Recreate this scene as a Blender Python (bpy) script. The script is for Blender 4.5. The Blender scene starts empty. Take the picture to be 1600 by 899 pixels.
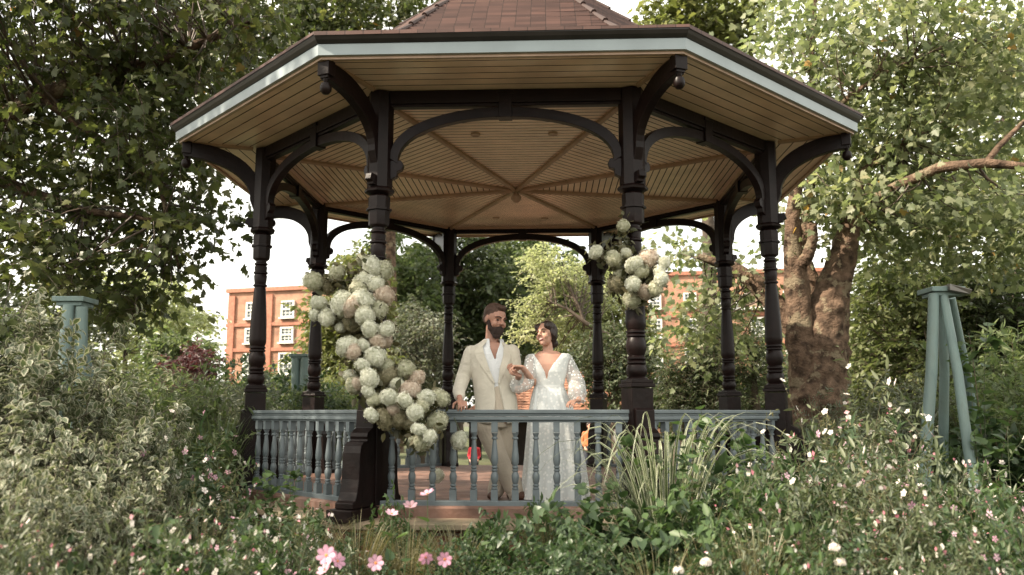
import bpy, bmesh, math, random
import numpy as np
from mathutils import Vector, Matrix
R_ = math.radians
sc = bpy.context.scene
COL = sc.collection
rng = np.random.default_rng(7)
random.seed(7)

# ------------------------------------------------------------------ camera
CAMZ = 1.43
PITCH = R_(8.437)
cam_d = bpy.data.cameras.new('camera')
cam = bpy.data.objects.new('camera', cam_d); COL.objects.link(cam)
cam.location = (0, 0, CAMZ)
cam.rotation_euler = (R_(90) + PITCH, 0, 0.0051)
cam_d.sensor_width = 36; cam_d.lens = 29.81
cam_d.clip_start = 0.05; cam_d.clip_end = 2000
cam_d.dof.use_dof = True; cam_d.dof.focus_distance = 8.3; cam_d.dof.aperture_fstop = 2.2
sc.camera = cam

# ------------------------------------------------------------------ light
SUN_AZ = 252.0     # degrees clockwise from +Y (towards the sun): from the left
SUN_EL = 42.0
w = bpy.data.worlds.new('World'); sc.world = w; w.use_nodes = True
nt = w.node_tree; bg = nt.nodes['Background']
sky = nt.nodes.new('ShaderNodeTexSky'); sky.sky_type = 'NISHITA'; sky.sun_disc = False
sky.sun_elevation = R_(SUN_EL); sky.sun_rotation = R_(SUN_AZ)
sky.air_density = 1.0; sky.dust_density = 4.0; sky.ozone_density = 1.0
bg.inputs[1].default_value = 0.12
# thin bright cloud over most of the sky
tc = nt.nodes.new('ShaderNodeTexCoord'); nz = nt.nodes.new('ShaderNodeTexNoise')
nz.inputs['Scale'].default_value = 2.2; nz.inputs['Detail'].default_value = 6
rmp = nt.nodes.new('ShaderNodeValToRGB')
rmp.color_ramp.elements[0].position = 0.32; rmp.color_ramp.elements[0].color = (.45, .45, .45, 1)
rmp.color_ramp.elements[1].position = 0.6; rmp.color_ramp.elements[1].color = (.95, .95, .95, 1)
mx = nt.nodes.new('ShaderNodeMixRGB'); mx.inputs[2].default_value = (8.1, 7.8, 6.9, 1)
nt.links.new(tc.outputs['Generated'], nz.inputs['Vector']); nt.links.new(nz.outputs['Fac'], rmp.inputs[0])
nt.links.new(rmp.outputs[0], mx.inputs[0]); nt.links.new(sky.outputs[0], mx.inputs[1]); nt.links.new(mx.outputs[0], bg.inputs[0])

sd = bpy.data.lights.new('sun', 'SUN'); so = bpy.data.objects.new('sun', sd); COL.objects.link(so)
sd.energy = 4.6; sd.angle = R_(0.6); sd.color = (1.0, .87, .70)
az = R_(SUN_AZ); el = R_(SUN_EL)
sdir = Vector((math.sin(az) * math.cos(el), math.cos(az) * math.cos(el), math.sin(el)))
so.rotation_euler = sdir.to_track_quat('Z', 'Y').to_euler()
so.location = (-20, -10, 30)

sc.view_settings.view_transform = 'Standard'; sc.view_settings.look = 'None'
sc.view_settings.gamma = 1; sc.view_settings.exposure = 1.45
sc.view_settings.use_curve_mapping = False
sc.cycles.use_denoising = True
sc.cycles.max_bounces = 8; sc.cycles.diffuse_bounces = 4; sc.cycles.glossy_bounces = 2
sc.cycles.transmission_bounces = 6; sc.cycles.transparent_max_bounces = 12
sc.cycles.caustics_reflective = False; sc.cycles.caustics_refractive = False
sc.cycles.sample_clamp_indirect = 6

# ------------------------------------------------------------------ helpers
def pix(px, py, y):
    """point at world depth y (metres ahead of the camera) seen at photo pixel px,py"""
    F = 1324.85
    a = (px - 800) / F; b = (449.5 - py) / F
    cp, sp = math.cos(PITCH), math.sin(PITCH)
    d = Vector((a, cp - b * sp, sp + b * cp))
    d.rotate(Matrix.Rotation(0.0051, 3, 'Z'))
    t = y / d.y
    return Vector((0, 0, CAMZ)) + d * t

def tag(o, label=None, cat=None, group=None, kind=None):
    if label: o['label'] = label
    if cat: o['category'] = cat
    if group: o['group'] = group
    if kind: o['kind'] = kind
    return o

def empty(name, loc=(0, 0, 0), rz=0, **k):
    o = bpy.data.objects.new(name, None); COL.objects.link(o)
    o.location = loc; o.rotation_euler = (0, 0, rz); o.empty_display_size = .1
    return tag(o, **k)

class MB:
    def __init__(s): s.v = []; s.f = []; s.m = []; s.uv = {}
    def add(s, vs, fs, m=0, uvs=None):
        b = len(s.v); s.v += [tuple(v) for v in vs]
        for i, f in enumerate(fs):
            if uvs is not None: s.uv[len(s.f)] = uvs[i]
            s.f.append(tuple(b + j for j in f)); s.m.append(m)
    def quad(s, a, b, c, d, m=0, uv=None): s.add([a, b, c, d], [(0, 1, 2, 3)], m, [uv] if uv else None)
    def box(s, c, d, rz=0, m=0, M=None):
        x, y, z = d[0] / 2, d[1] / 2, d[2] / 2
        vs = [Vector(p) for p in ((-x, -y, -z), (x, -y, -z), (x, y, -z), (-x, y, -z), (-x, -y, z), (x, -y, z), (x, y, z), (-x, y, z))]
        mt = Matrix.Translation(Vector(c)) @ Matrix.Rotation(rz, 4, 'Z')
        if M is not None: mt = M @ mt
        s.add([mt @ v for v in vs], [(0, 3, 2, 1), (4, 5, 6, 7), (0, 1, 5, 4), (1, 2, 6, 5), (2, 3, 7, 6), (3, 0, 4, 7)], m)
    def tube(s, pts, rad, n=8, m=0, cap=True):
        pts = [Vector(p) for p in pts]; k = len(pts)
        if not hasattr(rad, '__len__'): rad = [rad] * k
        up = None; rings = []
        for i in range(k):
            t = (pts[min(i + 1, k - 1)] - pts[max(i - 1, 0)]).normalized()
            if up is None:
                up = Vector((0, 0, 1)) if abs(t.z) < .9 else Vector((1, 0, 0))
            u = (up - t * up.dot(t)).normalized(); up = u; v = t.cross(u)
            rings.append([pts[i] + (u * math.cos(2 * math.pi * j / n) + v * math.sin(2 * math.pi * j / n)) * rad[i] for j in range(n)])
        vs = [p for r in rings for p in r]
        fs = [(i * n + j, i * n + (j + 1) % n, (i + 1) * n + (j + 1) % n, (i + 1) * n + j) for i in range(k - 1) for j in range(n)]
        if cap: fs += [tuple(range(n - 1, -1, -1)), tuple((k - 1) * n + j for j in range(n))]
        s.add(vs, fs, m)
    def lathe(s, prof, n=16, M=None, m=0, cap=True, rot=0):
        """prof: list of (r, z)"""
        vs = []; k = len(prof)
        for r, z in prof:
            for j in range(n):
                a = 2 * math.pi * j / n + rot
                p = Vector((r * math.cos(a), r * math.sin(a), z)); vs.append(M @ p if M is not None else p)
        fs = [(i * n + j, i * n + (j + 1) % n, (i + 1) * n + (j + 1) % n, (i + 1) * n + j) for i in range(k - 1) for j in range(n)]
        if cap: fs += [tuple(range(n - 1, -1, -1)), tuple((k - 1) * n + j for j in range(n))]
        s.add(vs, fs, m)
    def prism(s, poly, M, t, m=0):
        """poly in local XZ plane, thickness t along Y, placed by matrix M"""
        n = len(poly)
        vs = [M @ Vector((p[0], -t / 2, p[1])) for p in poly] + [M @ Vector((p[0], t / 2, p[1])) for p in poly]
        fs = [tuple(range(n)), tuple(range(2 * n - 1, n - 1, -1))] + [(i, i + n, (i + 1) % n + n, (i + 1) % n) for i in range(n)]
        s.add(vs, fs, m)
    def strip(s, A, B, M, t, m=0):
        """solid between polylines A and B (local XZ), thickness t in Y"""
        n = len(A)
        vs = []
        for y in (-t / 2, t / 2):
            vs += [M @ Vector((p[0], y, p[1])) for p in A] + [M @ Vector((p[0], y, p[1])) for p in B]
        o = 2 * n; fs = []
        for i in range(n - 1):
            fs += [(i, i + 1, n + i + 1, n + i), (o + i, o + n + i, o + n + i + 1, o + i + 1),
                   (i, o + i, o + i + 1, i + 1), (n + i, n + i + 1, o + n + i + 1, o + n + i)]
        fs += [(0, n, o + n, o), (n - 1, o + n - 1, o + 2 * n - 1, 2 * n - 1)]
        s.add(vs, fs, m)
    def build(s, name, mats, parent=None, smooth=0, bevel=0, **k):
        me = bpy.data.meshes.new(name); me.from_pydata(s.v, [], s.f)
        if not isinstance(mats, (list, tuple)): mats = [mats]
        for mt in mats: me.materials.append(mt)
        me.polygons.foreach_set('material_index', s.m)
        if s.uv:
            ul = me.uv_layers.new(name='UVMap')
            for fi, uv in s.uv.items():
                p = me.polygons[fi]
                for li, q in zip(p.loop_indices, uv): ul.data[li].uv = q
        bm = bmesh.new(); bm.from_mesh(me); bmesh.ops.recalc_face_normals(bm, faces=bm.faces); bm.to_mesh(me); bm.free()
        if smooth:
            me.polygons.foreach_set('use_smooth', [True] * len(me.polygons))
            try: me.set_sharp_from_angle(angle=R_(smooth))
            except Exception: pass
        me.update()
        o = bpy.data.objects.new(name, me); COL.objects.link(o); o.parent = parent
        if bevel:
            b = o.modifiers.new('bevel', 'BEVEL'); b.width = bevel; b.segments = 2; b.limit_method = 'ANGLE'; b.angle_limit = R_(40)
        return tag(o, **k)

def copy_tree(o, parent=None):
    c = o.copy(); COL.objects.link(c); c.parent = parent
    for ch in [x for x in o.children]: copy_tree(ch, c)
    return c

# ------------------------------------------------------------------ materials
def mat(name, base, rough=.6, spec=.5, var=.12, scale=6, bump=0., bscale=40, metallic=0, coat=0, dirt=None, dscale=1.5, dlo=.45, dhi=.7, stretch=None, rndw=False):
    m = bpy.data.materials.new(name); m.use_nodes = True; n = m.node_tree; L = n.links.new
    b = n.nodes['Principled BSDF']; b.inputs['Roughness'].default_value = rough
    b.inputs['Specular IOR Level'].default_value = spec; b.inputs['Metallic'].default_value = metallic
    b.inputs['Coat Weight'].default_value = coat
    tcn = n.nodes.new('ShaderNodeTexCoord'); vec = tcn.outputs['Object']
    if stretch:
        mp = n.nodes.new('ShaderNodeMapping'); mp.inputs['Scale'].default_value = stretch; L(vec, mp.inputs[0]); vec = mp.outputs[0]
    no = n.nodes.new('ShaderNodeTexNoise'); no.inputs['Scale'].default_value = scale; no.inputs['Detail'].default_value = 5; L(vec, no.inputs['Vector'])
    cr = n.nodes.new('ShaderNodeValToRGB'); e = cr.color_ramp.elements
    lo = [c * (1 - var * 2) for c in base]; hi = [min(1, c * (1 + var * 2)) for c in base]
    e[0].position = .3; e[1].position = .7; e[0].color = (*lo, 1); e[1].color = (*hi, 1)
    L(no.outputs['Fac'], cr.inputs[0]); col = cr.outputs[0]
    if dirt:
        n2 = n.nodes.new('ShaderNodeTexNoise'); n2.inputs['Scale'].default_value = dscale; n2.inputs['Detail'].default_value = 8; n2.inputs['Roughness'].default_value = .65; L(vec, n2.inputs['Vector'])
        c2 = n.nodes.new('ShaderNodeValToRGB'); c2.color_ramp.elements[0].position = dlo; c2.color_ramp.elements[1].position = dhi; L(n2.outputs['Fac'], c2.inputs[0])
        mm = n.nodes.new('ShaderNodeMixRGB'); mm.inputs[2].default_value = (*dirt, 1); L(c2.outputs[0], mm.inputs[0]); L(col, mm.inputs[1]); col = mm.outputs[0]
    L(col, b.inputs['Base Color'])
    if bump:
        nb = n.nodes.new('ShaderNodeTexNoise'); nb.inputs['Scale'].default_value = bscale; nb.inputs['Detail'].default_value = 4; L(vec, nb.inputs['Vector'])
        bp = n.nodes.new('ShaderNodeBump'); bp.inputs['Strength'].default_value = bump; bp.inputs['Distance'].default_value = .02; L(nb.outputs['Fac'], bp.inputs['Height']); L(bp.outputs[0], b.inputs['Normal'])
    return m

def leaf_mat(name, cols, trans=.35, rough=.45, spec=.4, tcol=None, pos=None, veins=False):
    """leaf colours picked per leaf by attribute 'rnd'"""
    m = bpy.data.materials.new(name); m.use_nodes = True; n = m.node_tree; L = n.links.new
    b = n.nodes['Principled BSDF']; b.inputs['Roughness'].default_value = rough; b.inputs['Specular IOR Level'].default_value = spec
    at = n.nodes.new('ShaderNodeAttribute'); at.attribute_name = 'rnd'
    cr = n.nodes.new('ShaderNodeValToRGB'); e = cr.color_ramp.elements
    k = len(cols); pos = pos or [i / (k - 1) for i in range(k)]
    while len(e) < k: e.new(.5)
    for i in range(k): e[i].position = pos[i]; e[i].color = (*cols[i], 1)
    L(at.outputs['Fac'], cr.inputs[0]); L(cr.outputs[0], b.inputs['Base Color'])
    tr = n.nodes.new('ShaderNodeBsdfTranslucent')
    hs = n.nodes.new('ShaderNodeMixRGB'); hs.blend_type = 'MULTIPLY'; hs.inputs[0].default_value = 1; hs.inputs[2].default_value = (*(tcol or (1.32, 1.4, .92)), 1)
    L(cr.outputs[0], hs.inputs[1]); L(hs.outputs[0], tr.inputs[0])
    ms = n.nodes.new('ShaderNodeMixShader'); ms.inputs[0].default_value = trans
    L(b.outputs[0], ms.inputs[1]); L(tr.outputs[0], ms.inputs[2]); L(ms.outputs[0], n.nodes['Material Output'].inputs[0])
    return m

def brick_mat(name, c1, c2, mortar, sx=1, bw=.22, bh=.075, uv=False, rough=.8, bump=.4, offs=.5, ms=.012):
    m = bpy.data.materials.new(name); m.use_nodes = True; n = m.node_tree; L = n.links.new
    b = n.nodes['Principled BSDF']; b.inputs['Roughness'].default_value = rough; b.inputs['Specular IOR Level'].default_value = .3
    tcn = n.nodes.new('ShaderNodeTexCoord'); br = n.nodes.new('ShaderNodeTexBrick')
    br.inputs['Color1'].default_value = (*c1, 1); br.inputs['Color2'].default_value = (*c2, 1); br.inputs['Mortar'].default_value = (*mortar, 1)
    br.inputs['Scale'].default_value = 1; br.inputs['Brick Width'].default_value = bw; br.inputs['Row Height'].default_value = bh; br.inputs['Mortar Size'].default_value = ms; br.offset = offs
    L(tcn.outputs['UV'], br.inputs['Vector'])
    no = n.nodes.new('ShaderNodeTexNoise'); no.inputs['Scale'].default_value = 1.1; no.inputs['Detail'].default_value = 8; L(tcn.outputs['UV'], no.inputs['Vector'])
    cr = n.nodes.new('ShaderNodeValToRGB'); cr.color_ramp.elements[0].position = .3; cr.color_ramp.elements[0].color = (.62, .62, .62, 1); cr.color_ramp.elements[1].position = .7; cr.color_ramp.elements[1].color = (1.25, 1.22, 1.2, 1)
    L(no.outputs['Fac'], cr.inputs[0])
    mm = n.nodes.new('ShaderNodeMixRGB'); mm.blend_type = 'MULTIPLY'; mm.inputs[0].default_value = 1; L(br.outputs['Color'], mm.inputs[1]); L(cr.outputs[0], mm.inputs[2]); L(mm.outputs[0], b.inputs['Base Color'])
    bp = n.nodes.new('ShaderNodeBump'); bp.inputs['Strength'].default_value = bump; bp.inputs['Distance'].default_value = .01; bp.invert = True; L(br.outputs['Fac'], bp.inputs['Height']); L(bp.outputs[0], b.inputs['Normal'])
    return m

MAROON = mat('maroon_gloss_paint', (.0085, .0042, .0038), rough=.4, spec=.17, var=.15, scale=9, bump=.15, bscale=18, dirt=(.017, .009, .008), dlo=.55, dhi=.8)
BLUE = mat('slate_blue_paint', (.125, .15, .16), rough=.42, spec=.45, var=.06, scale=5, bump=.08, bscale=25, dirt=(.12, .15, .14), dscale=3, dlo=.6, dhi=.85)
FASCIA = mat('pale_blue_fascia_paint', (.26, .305, .32), rough=.4, var=.04, scale=3, dirt=(.25, .29, .29), dscale=2, dlo=.62, dhi=.9)
GUTTER = mat('black_gutter', (.012, .010, .010), rough=.35, var=.2)
CEIL = mat('cream_painted_boards', (.80, .60, .475), rough=.32, spec=.5, var=.09, scale=2.2, bump=.05, bscale=30, dirt=(.66, .48, .37), dscale=.9, dlo=.5, dhi=.8)
CEILGAP = mat('board_gap', (.06, .035, .02), rough=.9)
BATTEN = mat('cream_batten', (.42, .29, .21), rough=.4, var=.08)
DECK = mat('deck_boards', (.16, .085, .06), rough=.7, var=.18, scale=5, bump=.3, bscale=30, stretch=(1, 6, 1), dirt=(.24, .16, .13), dscale=1.2)
COPING = mat('tan_coping', (.27, .20, .135), rough=.8, var=.14, scale=5, bump=.4, bscale=40, dirt=(.12, .11, .07), dscale=2.5)
BRICK = brick_mat('plinth_brick', (.20, .075, .05), (.14, .05, .035), (.16, .13, .11))
TILE = brick_mat('roof_tile', (.115, .064, .053), (.066, .038, .033), (.045, .026, .022), bw=.16, bh=1.0, ms=.005, bump=.5, rough=.6)
BARK = mat('plane_bark', (.10, .066, .045), rough=.95, spec=.2, var=.35, scale=7, bump=1.0, bscale=26, dirt=(.17, .135, .09), dscale=3.2, dlo=.55, dhi=.58)
[q for q in BARK.node_tree.nodes if q.type == 'BUMP'][0].inputs['Distance'].default_value = .035
BARKD = mat('dark_bark', (.07, .052, .038), rough=.9, var=.3, scale=3, bump=.8, bscale=12)
SOIL = mat('soil', (.055, .045, .03), rough=.95, var=.3, scale=3, bump=.8, bscale=12, dirt=(.07, .075, .035), dscale=.6)
# ------------------------------------------------------------------ bandstand
OY = 10.92; DZ = 0.60; PHI = R_(-2.03); RC = 3.2; RE = 4.21
BS = empty('bandstand', (0, OY, DZ), PHI, label='octagonal wooden bandstand with dark maroon posts, blue balustrade and red tiled roof', cat='bandstand')
def oc(a, r, z=0): a = R_(a); return Vector((r * math.sin(a), -r * math.cos(a), z))
VA = [-22.5 + 45 * i for i in range(8)]           # column angles; bay i runs from VA[i] to VA[i+1], bay 0 faces us
def bayM(i, r=RC, z=0):
    a, b = oc(VA[i], r), oc(VA[i] + 45, r); c = (a + b) / 2; u = (b - a).normalized()
    M = Matrix.Identity(4); M.col[0][:3] = u; M.col[1][:3] = Vector((0, 0, 1)).cross(u); M.col[2][:3] = (0, 0, 1); M.col[3][:3] = (c.x, c.y, z)
    return M, (b - a).length
def radM(a):
    d = oc(a, 1); M = Matrix.Identity(4); M.col[0][:3] = d; M.col[1][:3] = Vector((0, 0, 1)).cross(d); M.col[2][:3] = (0, 0, 1)
    return M
def octring(mb, r0, z0, r1, z1, m=0, v0=0., v1=1.):
    for i in range(8):
        a, b = oc(VA[i], r0, z0), oc(VA[i] + 45, r0, z0); c, d = oc(VA[i] + 45, r1, z1), oc(VA[i], r1, z1)
        w0 = (b - a).length / 2; w1 = (c - d).length / 2
        mb.quad(a, b, c, d, m, [(-w0 + i * 3.37, v0), (w0 + i * 3.37, v0), (w1 + i * 3.37, v1), (-w1 + i * 3.37, v1)])
def octprof(mb, prof, m=0):
    acc = 0
    for (r0, z0), (r1, z1) in zip(prof, prof[1:]):
        l = math.hypot(r1 - r0, z1 - z0); octring(mb, r0, z0, r1, z1, m, acc, acc + l); acc += l

b = MB(); octprof(b, [(3.52, -.60), (3.52, -.175)]); b.build('plinth', BRICK, BS)
b = MB(); octprof(b, [(3.50, -.178), (3.66, -.178), (3.68, -.165), (3.68, -.125), (3.64, -.11), (3.3, -.10)]); b.build('coping', COPING, BS, bevel=.004)
# deck boards
b = MB(); n = 34
octprof(b, [(3.34, -.14), (3.36, -.12), (3.36, -.02), (3.33, 0), (3.30, 0), ])
hw = 3.3 * math.cos(R_(22.5))
for k in range(n):
    y0 = -hw + 2 * hw * k / n; y1 = y0 + 2 * hw / n - .007
    def xw(y): y = abs(y); return 3.3 * math.sin(R_(22.5)) + max(0, hw - max(y, 3.3 * math.sin(R_(22.5)))) if y > 3.3 * math.sin(R_(22.5)) else hw
    b.quad((-xw(y0), y0, -.001), (xw(y0), y0, -.001), (xw(y1), y1, -.001), (-xw(y1), y1, -.001))
octring(b, 3.3, -.012, 0, -.012)
b.build('deck', DECK, BS)

# column
def radial_profile(pts): return pts
for ci, a in enumerate(VA):
    p = oc(a, RC); M = radM(a); MT = Matrix.Translation(p) @ M
    b = MB()
    # top block (chamfered square) from flare to beam
    oct_ = math.pi / 8
    b.lathe([(.125, 2.99), (.125, 3.95)], 8, MT, rot=oct_)
    b.lathe([(.075, 2.92), (.105, 2.925), (.145, 2.945), (.15, 2.965), (.135, 2.985), (.125, 2.99)], 8, MT, rot=oct_)
    b.lathe([(.098, 2.62), (.102, 2.64), (.105, 2.76), (.125, 2.765), (.125, 2.785), (.105, 2.79), (.108, 2.90), (.09, 2.92)], 8, MT, rot=oct_, cap=False)
    b.lathe([(.055, 2.60), (.075, 2.605), (.085, 2.62), (.09, 2.635)], 16, MT)
    # turned shaft
    pr = [(.105, 1.13), (.105, 1.15), (.08, 1.165), (.095, 1.19), (.10, 1.23), (.088, 1.27), (.075, 1.28), (.088, 1.29), (.088, 1.305), (.074, 1.315), (.088, 1.33), (.088, 1.345), (.074, 1.36),
          (.090, 1.40), (.098, 1.45), (.092, 1.50), (.078, 1.53), (.092, 1.54), (.092, 1.555), (.078, 1.565), (.092, 1.575), (.092, 1.59), (.082, 1.60), (.096, 1.64), (.097, 1.68), (.090, 1.9), (.078, 2.1), (.066, 2.27), (.062, 2.29),
          (.08, 2.30), (.08, 2.315), (.064, 2.325), (.07, 2.36), (.075, 2.42), (.066, 2.44), (.082, 2.45), (.082, 2.465), (.068, 2.475), (.072, 2.53), (.06, 2.545), (.076, 2.555), (.076, 2.57), (.06, 2.58), (.06, 2.61)]
    b.lathe(pr, 20, MT)
    col = b.build('column', MAROON, BS, smooth=35)
    # pedestal: square core and buttress profile, both ways along the radius
    b = MB(); b.box((0, 0, .53), (.22, .22, 1.06), M=MT)
    b.box((0, 0, 1.085), (.25, .25, .035), M=MT); b.box((0, 0, 1.12), (.225, .225, .034), M=MT)
    out = [(.10, 0), (.44, 0), (.44, .05), (.40, .07), (.375, .14), (.355, .25), (.345, .48), (.33, .54), (.29, .575), (.24, .58), (.235, .60), (.245, .62), (.235, .655), (.19, .68), (.155, .70), (.15, .86), (.10, .88)]
    b.prism(out, MT, .19)
    b.prism([(-x * .78, z) for x, z in out][::-1], MT, .19)
    b.box((.20, 0, -.055), (.62, .27, .105), M=MT)
    b.build('pedestal', MAROON, col, bevel=.006)
    # outer bracket to the eave corner
    b = MB(); A = []; B = []
    for k in range(13):
        t = k / 12 * math.pi / 2
        # inner (upper) edge stays near the column then sweeps out
        A.append((.115 + .79 * (1 - math.cos(t)), 3.42 + .48 * math.sin(t)))
        B.append((.105 + .80 * (1 - math.cos(t)) * (1), 3.32 + .44 * math.sin(t) + .01))
    A = [(.10, 3.24)] + [(x - .00, z) for x, z in A]; B = [(.10, 3.18)] + [(x + .055 * (1 - k / 12), z) for k, (x, z) in enumerate(B)]
    A[-1] = (.905, 3.935)
    A = [(x - .05, min(z + .05, 3.94)) for x, z in A]
    b.strip(A, B, MT, .085)
    b.box((.885, 0, 3.875), (.10, .12, .14), M=MT); b.box((.885, 0, 3.795), (.07, .085, .03), M=MT)
    # small scroll under the bracket foot
    b.prism([(.11, 3.10), (.19, 3.10), (.205, 3.04), (.17, 3.02), (.165, 2.995), (.11, 2.995)][::-1], MT, .07)
    br = b.build('bracket', MAROON, BS, bevel=.005)
    b = MB(); b.lathe([(.002, 3.635), (.03, 3.643), (.050, 3.67), (.054, 3.70), (.044, 3.735), (.02, 3.75), (.026, 3.765), (.03, 3.785)], 16, Matrix.Translation(p) @ M @ Matrix.Translation((.885, 0, 0)))
    b.build('pendant_ball', MAROON, br, smooth=40)

# beams and arches
for i in range(8):
    M, L = bayM(i); hs = L / 2
    b = MB(); b.box((0, 0, 3.895), (L - .18, .12, .13), M=M); b.box((0, 0, 3.815), (L - .2, .08, .03), M=M)
    b.build('ring_beam', MAROON, BS, bevel=.005)
    A = []; B = []; n = 28; rx = hs - .10
    for k in range(n + 1):
        t = math.pi * k / n; c, s_ = math.cos(t), math.sin(t)
        s2 = abs(s_) ** .85
        A.append((-(rx) * c, 3.28 + .51 * s2)); B.append((-(rx - .075) * c, 3.23 + .46 * s2))
    b = MB(); b.strip(A, B, M, .085)
    b.box((0, 0, 3.80), (.13, .13, .24), M=M); b.box((0, 0, 3.93), (.16, .15, .04), M=M)
    for s_ in (-1, 1):   # scrolled corbels on the column flanks
        b.prism([(s_ * (hs - .10), 3.26), (s_ * (hs - .21), 3.26), (s_ * (hs - .235), 3.22), (s_ * (hs - .22), 3.17), (s_ * (hs - .175), 3.15), (s_ * (hs - .17), 3.10), (s_ * (hs - .11), 3.07)][::-s_], M, .075)
    b.build('arch', MAROON, BS, bevel=.004)

# ceiling: concentric boards, grooves between them
def ceil(name, r0, z0, r1, z1, bw):
    b = MB(); n = round((r0 - r1) * .924 / bw)
    for k in range(n):
        ra = r0 + (r1 - r0) * k / n; rb = r0 + (r1 - r0) * (k + 1) / n; za = z0 + (z1 - z0) * k / n; zb = z0 + (z1 - z0) * (k + 1) / n
        g = .013 / .924
        octring(b, ra, za, rb + g, zb, 0); 
        octring(b, rb + g, zb, rb + g, zb + .010, 1); octring(b, rb + g, zb + .010, rb, zb + .010, 1); octring(b, rb, zb + .010, rb, zb, 1)
    return b.build(name, [CEIL, CEILGAP], BS)
ceil('soffit', 4.17, 3.955, 3.24, 3.965, .135)
ceil('ceiling', 3.20, 3.90, .03, 3.765, .082)
b = MB()
for a in VA:
    M = radM(a)
    b.tube([oc(a, .05, 3.752), oc(a, 3.12, 3.882)], .034, 6)
    b.tube([oc(a, 3.35, 3.953), oc(a, 4.12, 3.943)], .028, 6)
b.build('batten', BATTEN, BS)
b = MB(); octprof(b, [(4.13, 3.955), (4.13, 3.93), (4.17, 3.93), (4.17, 3.96)]); octprof(b, [(3.10, 3.90), (3.12, 3.865), (3.17, 3.865)]); b.build('cornice', BATTEN, BS)
b = MB(); b.lathe([(.004, 3.58), (.035, 3.587), (.068, 3.625), (.068, 3.665), (.035, 3.70), (.026, 3.72), (.06, 3.74), (.07, 3.775)], 16); b.build('ceiling_boss', BATTEN, BS, smooth=40)
for px, py in ((743, 217), (864, 216), (775, 346), (851, 347)):
    for yy in (0,):
        # intersect the ceiling plane
        d = (pix(px, py, 10) - Vector((0, 0, CAMZ))); P = Vector((0, 0, CAMZ)) + d * ((DZ + 3.80 - CAMZ) / d.z)
        q = Matrix.Rotation(-PHI, 4, 'Z') @ (P - Vector((0, OY, DZ)))
        zz = 3.765 + (q.xy.length / 3.2) * .13
        b = MB(); b.lathe([(.03, zz - .004), (.05, zz - .012), (.055, zz + .01)], 20, Matrix.Translation((q.x, q.y, 0)), cap=True); b.build('downlight', BATTEN, BS, smooth=30)

# eaves and roof
b = MB(); octprof(b, [(4.17, 3.955), (4.21, 3.955), (4.215, 4.055), (4.17, 4.055)]); b.build('fascia', FASCIA, BS, bevel=.003)
b = MB(); octprof(b, [(4.16, 4.058), (4.225, 4.058), (4.25, 4.085), (4.268, 4.115), (4.272, 4.138), (4.262, 4.142), (4.20, 4.10)]); b.build('gutter', GUTTER, BS)
b = MB()
def roofz(r):
    return 4.125 + (4.26 - r) / (4.26 - 2.92) * .56 if r > 2.92 else 4.685 + (2.92 - r) * .82
r = 4.28; rr_ = random.Random(3)
v = 0
while r > .12:
    slope = .42 if r > 2.92 else .82
    dr = .098 / math.hypot(1, slope)
    r2 = max(r - dr, .05)
    z0 = roofz(r) + .034; z1 = roofz(r2) + .004
    for i in range(8):
        j = rr_.uniform(-.004, .004)
        a, c = oc(VA[i], r, z0 + j), oc(VA[i] + 45, r, z0 - j); d, e = oc(VA[i] + 45, r2, z1), oc(VA[i], r2, z1)
        w0 = (a - c).length / 2; w1 = (d - e).length / 2; off = (v % 2) * .08 + i * 3.3
        b.quad(a, c, d, e, 0, [(-w0 + off, v + .05), (w0 + off, v + .05), (w1 + off, v + .95), (-w1 + off, v + .95)])
        a2, c2 = a - Vector((0, 0, .036)), c - Vector((0, 0, .026))
        b.quad(a2, c2, c, a, 0, [(-w0 + off, v + .1), (w0 + off, v + .1), (w0 + off, v + .3), (-w0 + off, v + .3)])
    r = r2; v += 1
roof = b.build('roof', TILE, BS)
b = MB()
for a in VA:
    rr = 2.95; k = 0
    while rr > .3:
        r2 = rr - .27; 
        b.tube([oc(a, rr, roofz(rr) + .03), oc(a, r2 - .02, roofz(r2 - .02) + .015)], [.034, .022], 8); rr = r2
b.build('hip_tile', TILE, roof)

# railings: all bays but the one at the back
bal = MB(); H = .80
bal.box((0, 0, .055), (.062, .062, .11)); bal.box((0, 0, H - .075), (.058, .058, .11))
bal.lathe([(.022, .11), (.030, .115), (.030, .13), (.020, .137), (.029, .146), (.029, .158), (.020, .166), (.027, .18), (.034, .22), (.034, .25), (.022, .285), (.028, .293), (.028, .305), (.020, .313), (.028, .322), (.028, .334), (.021, .342),
           (.031, .37), (.034, .41), (.030, .46), (.023, .54), (.019, .585), (.017, .60), (.028, .606), (.028, .62), (.018, .628), (.024, .645), (.031, .665)], 12)
bal.v = [(x, y, z) for x, y, z in bal.v]
balmesh = None
for i in range(8):
    if i == 4: continue
    M, L = bayM(i, RC + .03)
    root = empty('railing', (0, 0, 0)); root.parent = BS
    hl = L - .19
    b = MB()
    b.box((0, 0, .845), (hl + .08, .115, .036), M=M); b.box((0, 0, .815), (hl, .085, .024), M=M); b.box((0, 0, .784), (hl, .10, .034), M=M); b.box((0, 0, .757), (hl, .06, .02), M=M)
    b.build('handrail', BLUE, root, bevel=.006)
    b = MB(); b.box((0, 0, .01), (hl, .10, .06), M=M); b.box((0, 0, -.045), (hl, .13, .05), M=M)
    b.build('bottom_rail', BLUE, root, bevel=.005)
    n = 12
    for k in range(n):
        x = (k + .5) / n * (hl) - hl / 2
        if balmesh is None:
            o = bal.build('baluster', BLUE, root, smooth=35); balmesh = o.data
        else:
            o = bpy.data.objects.new('baluster', balmesh); COL.objects.link(o); o.parent = root
        o.matrix_local = M @ Matrix.Translation((x, 0, .038)) @ Matrix.Diagonal((1, 1, .92, 1))
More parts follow.
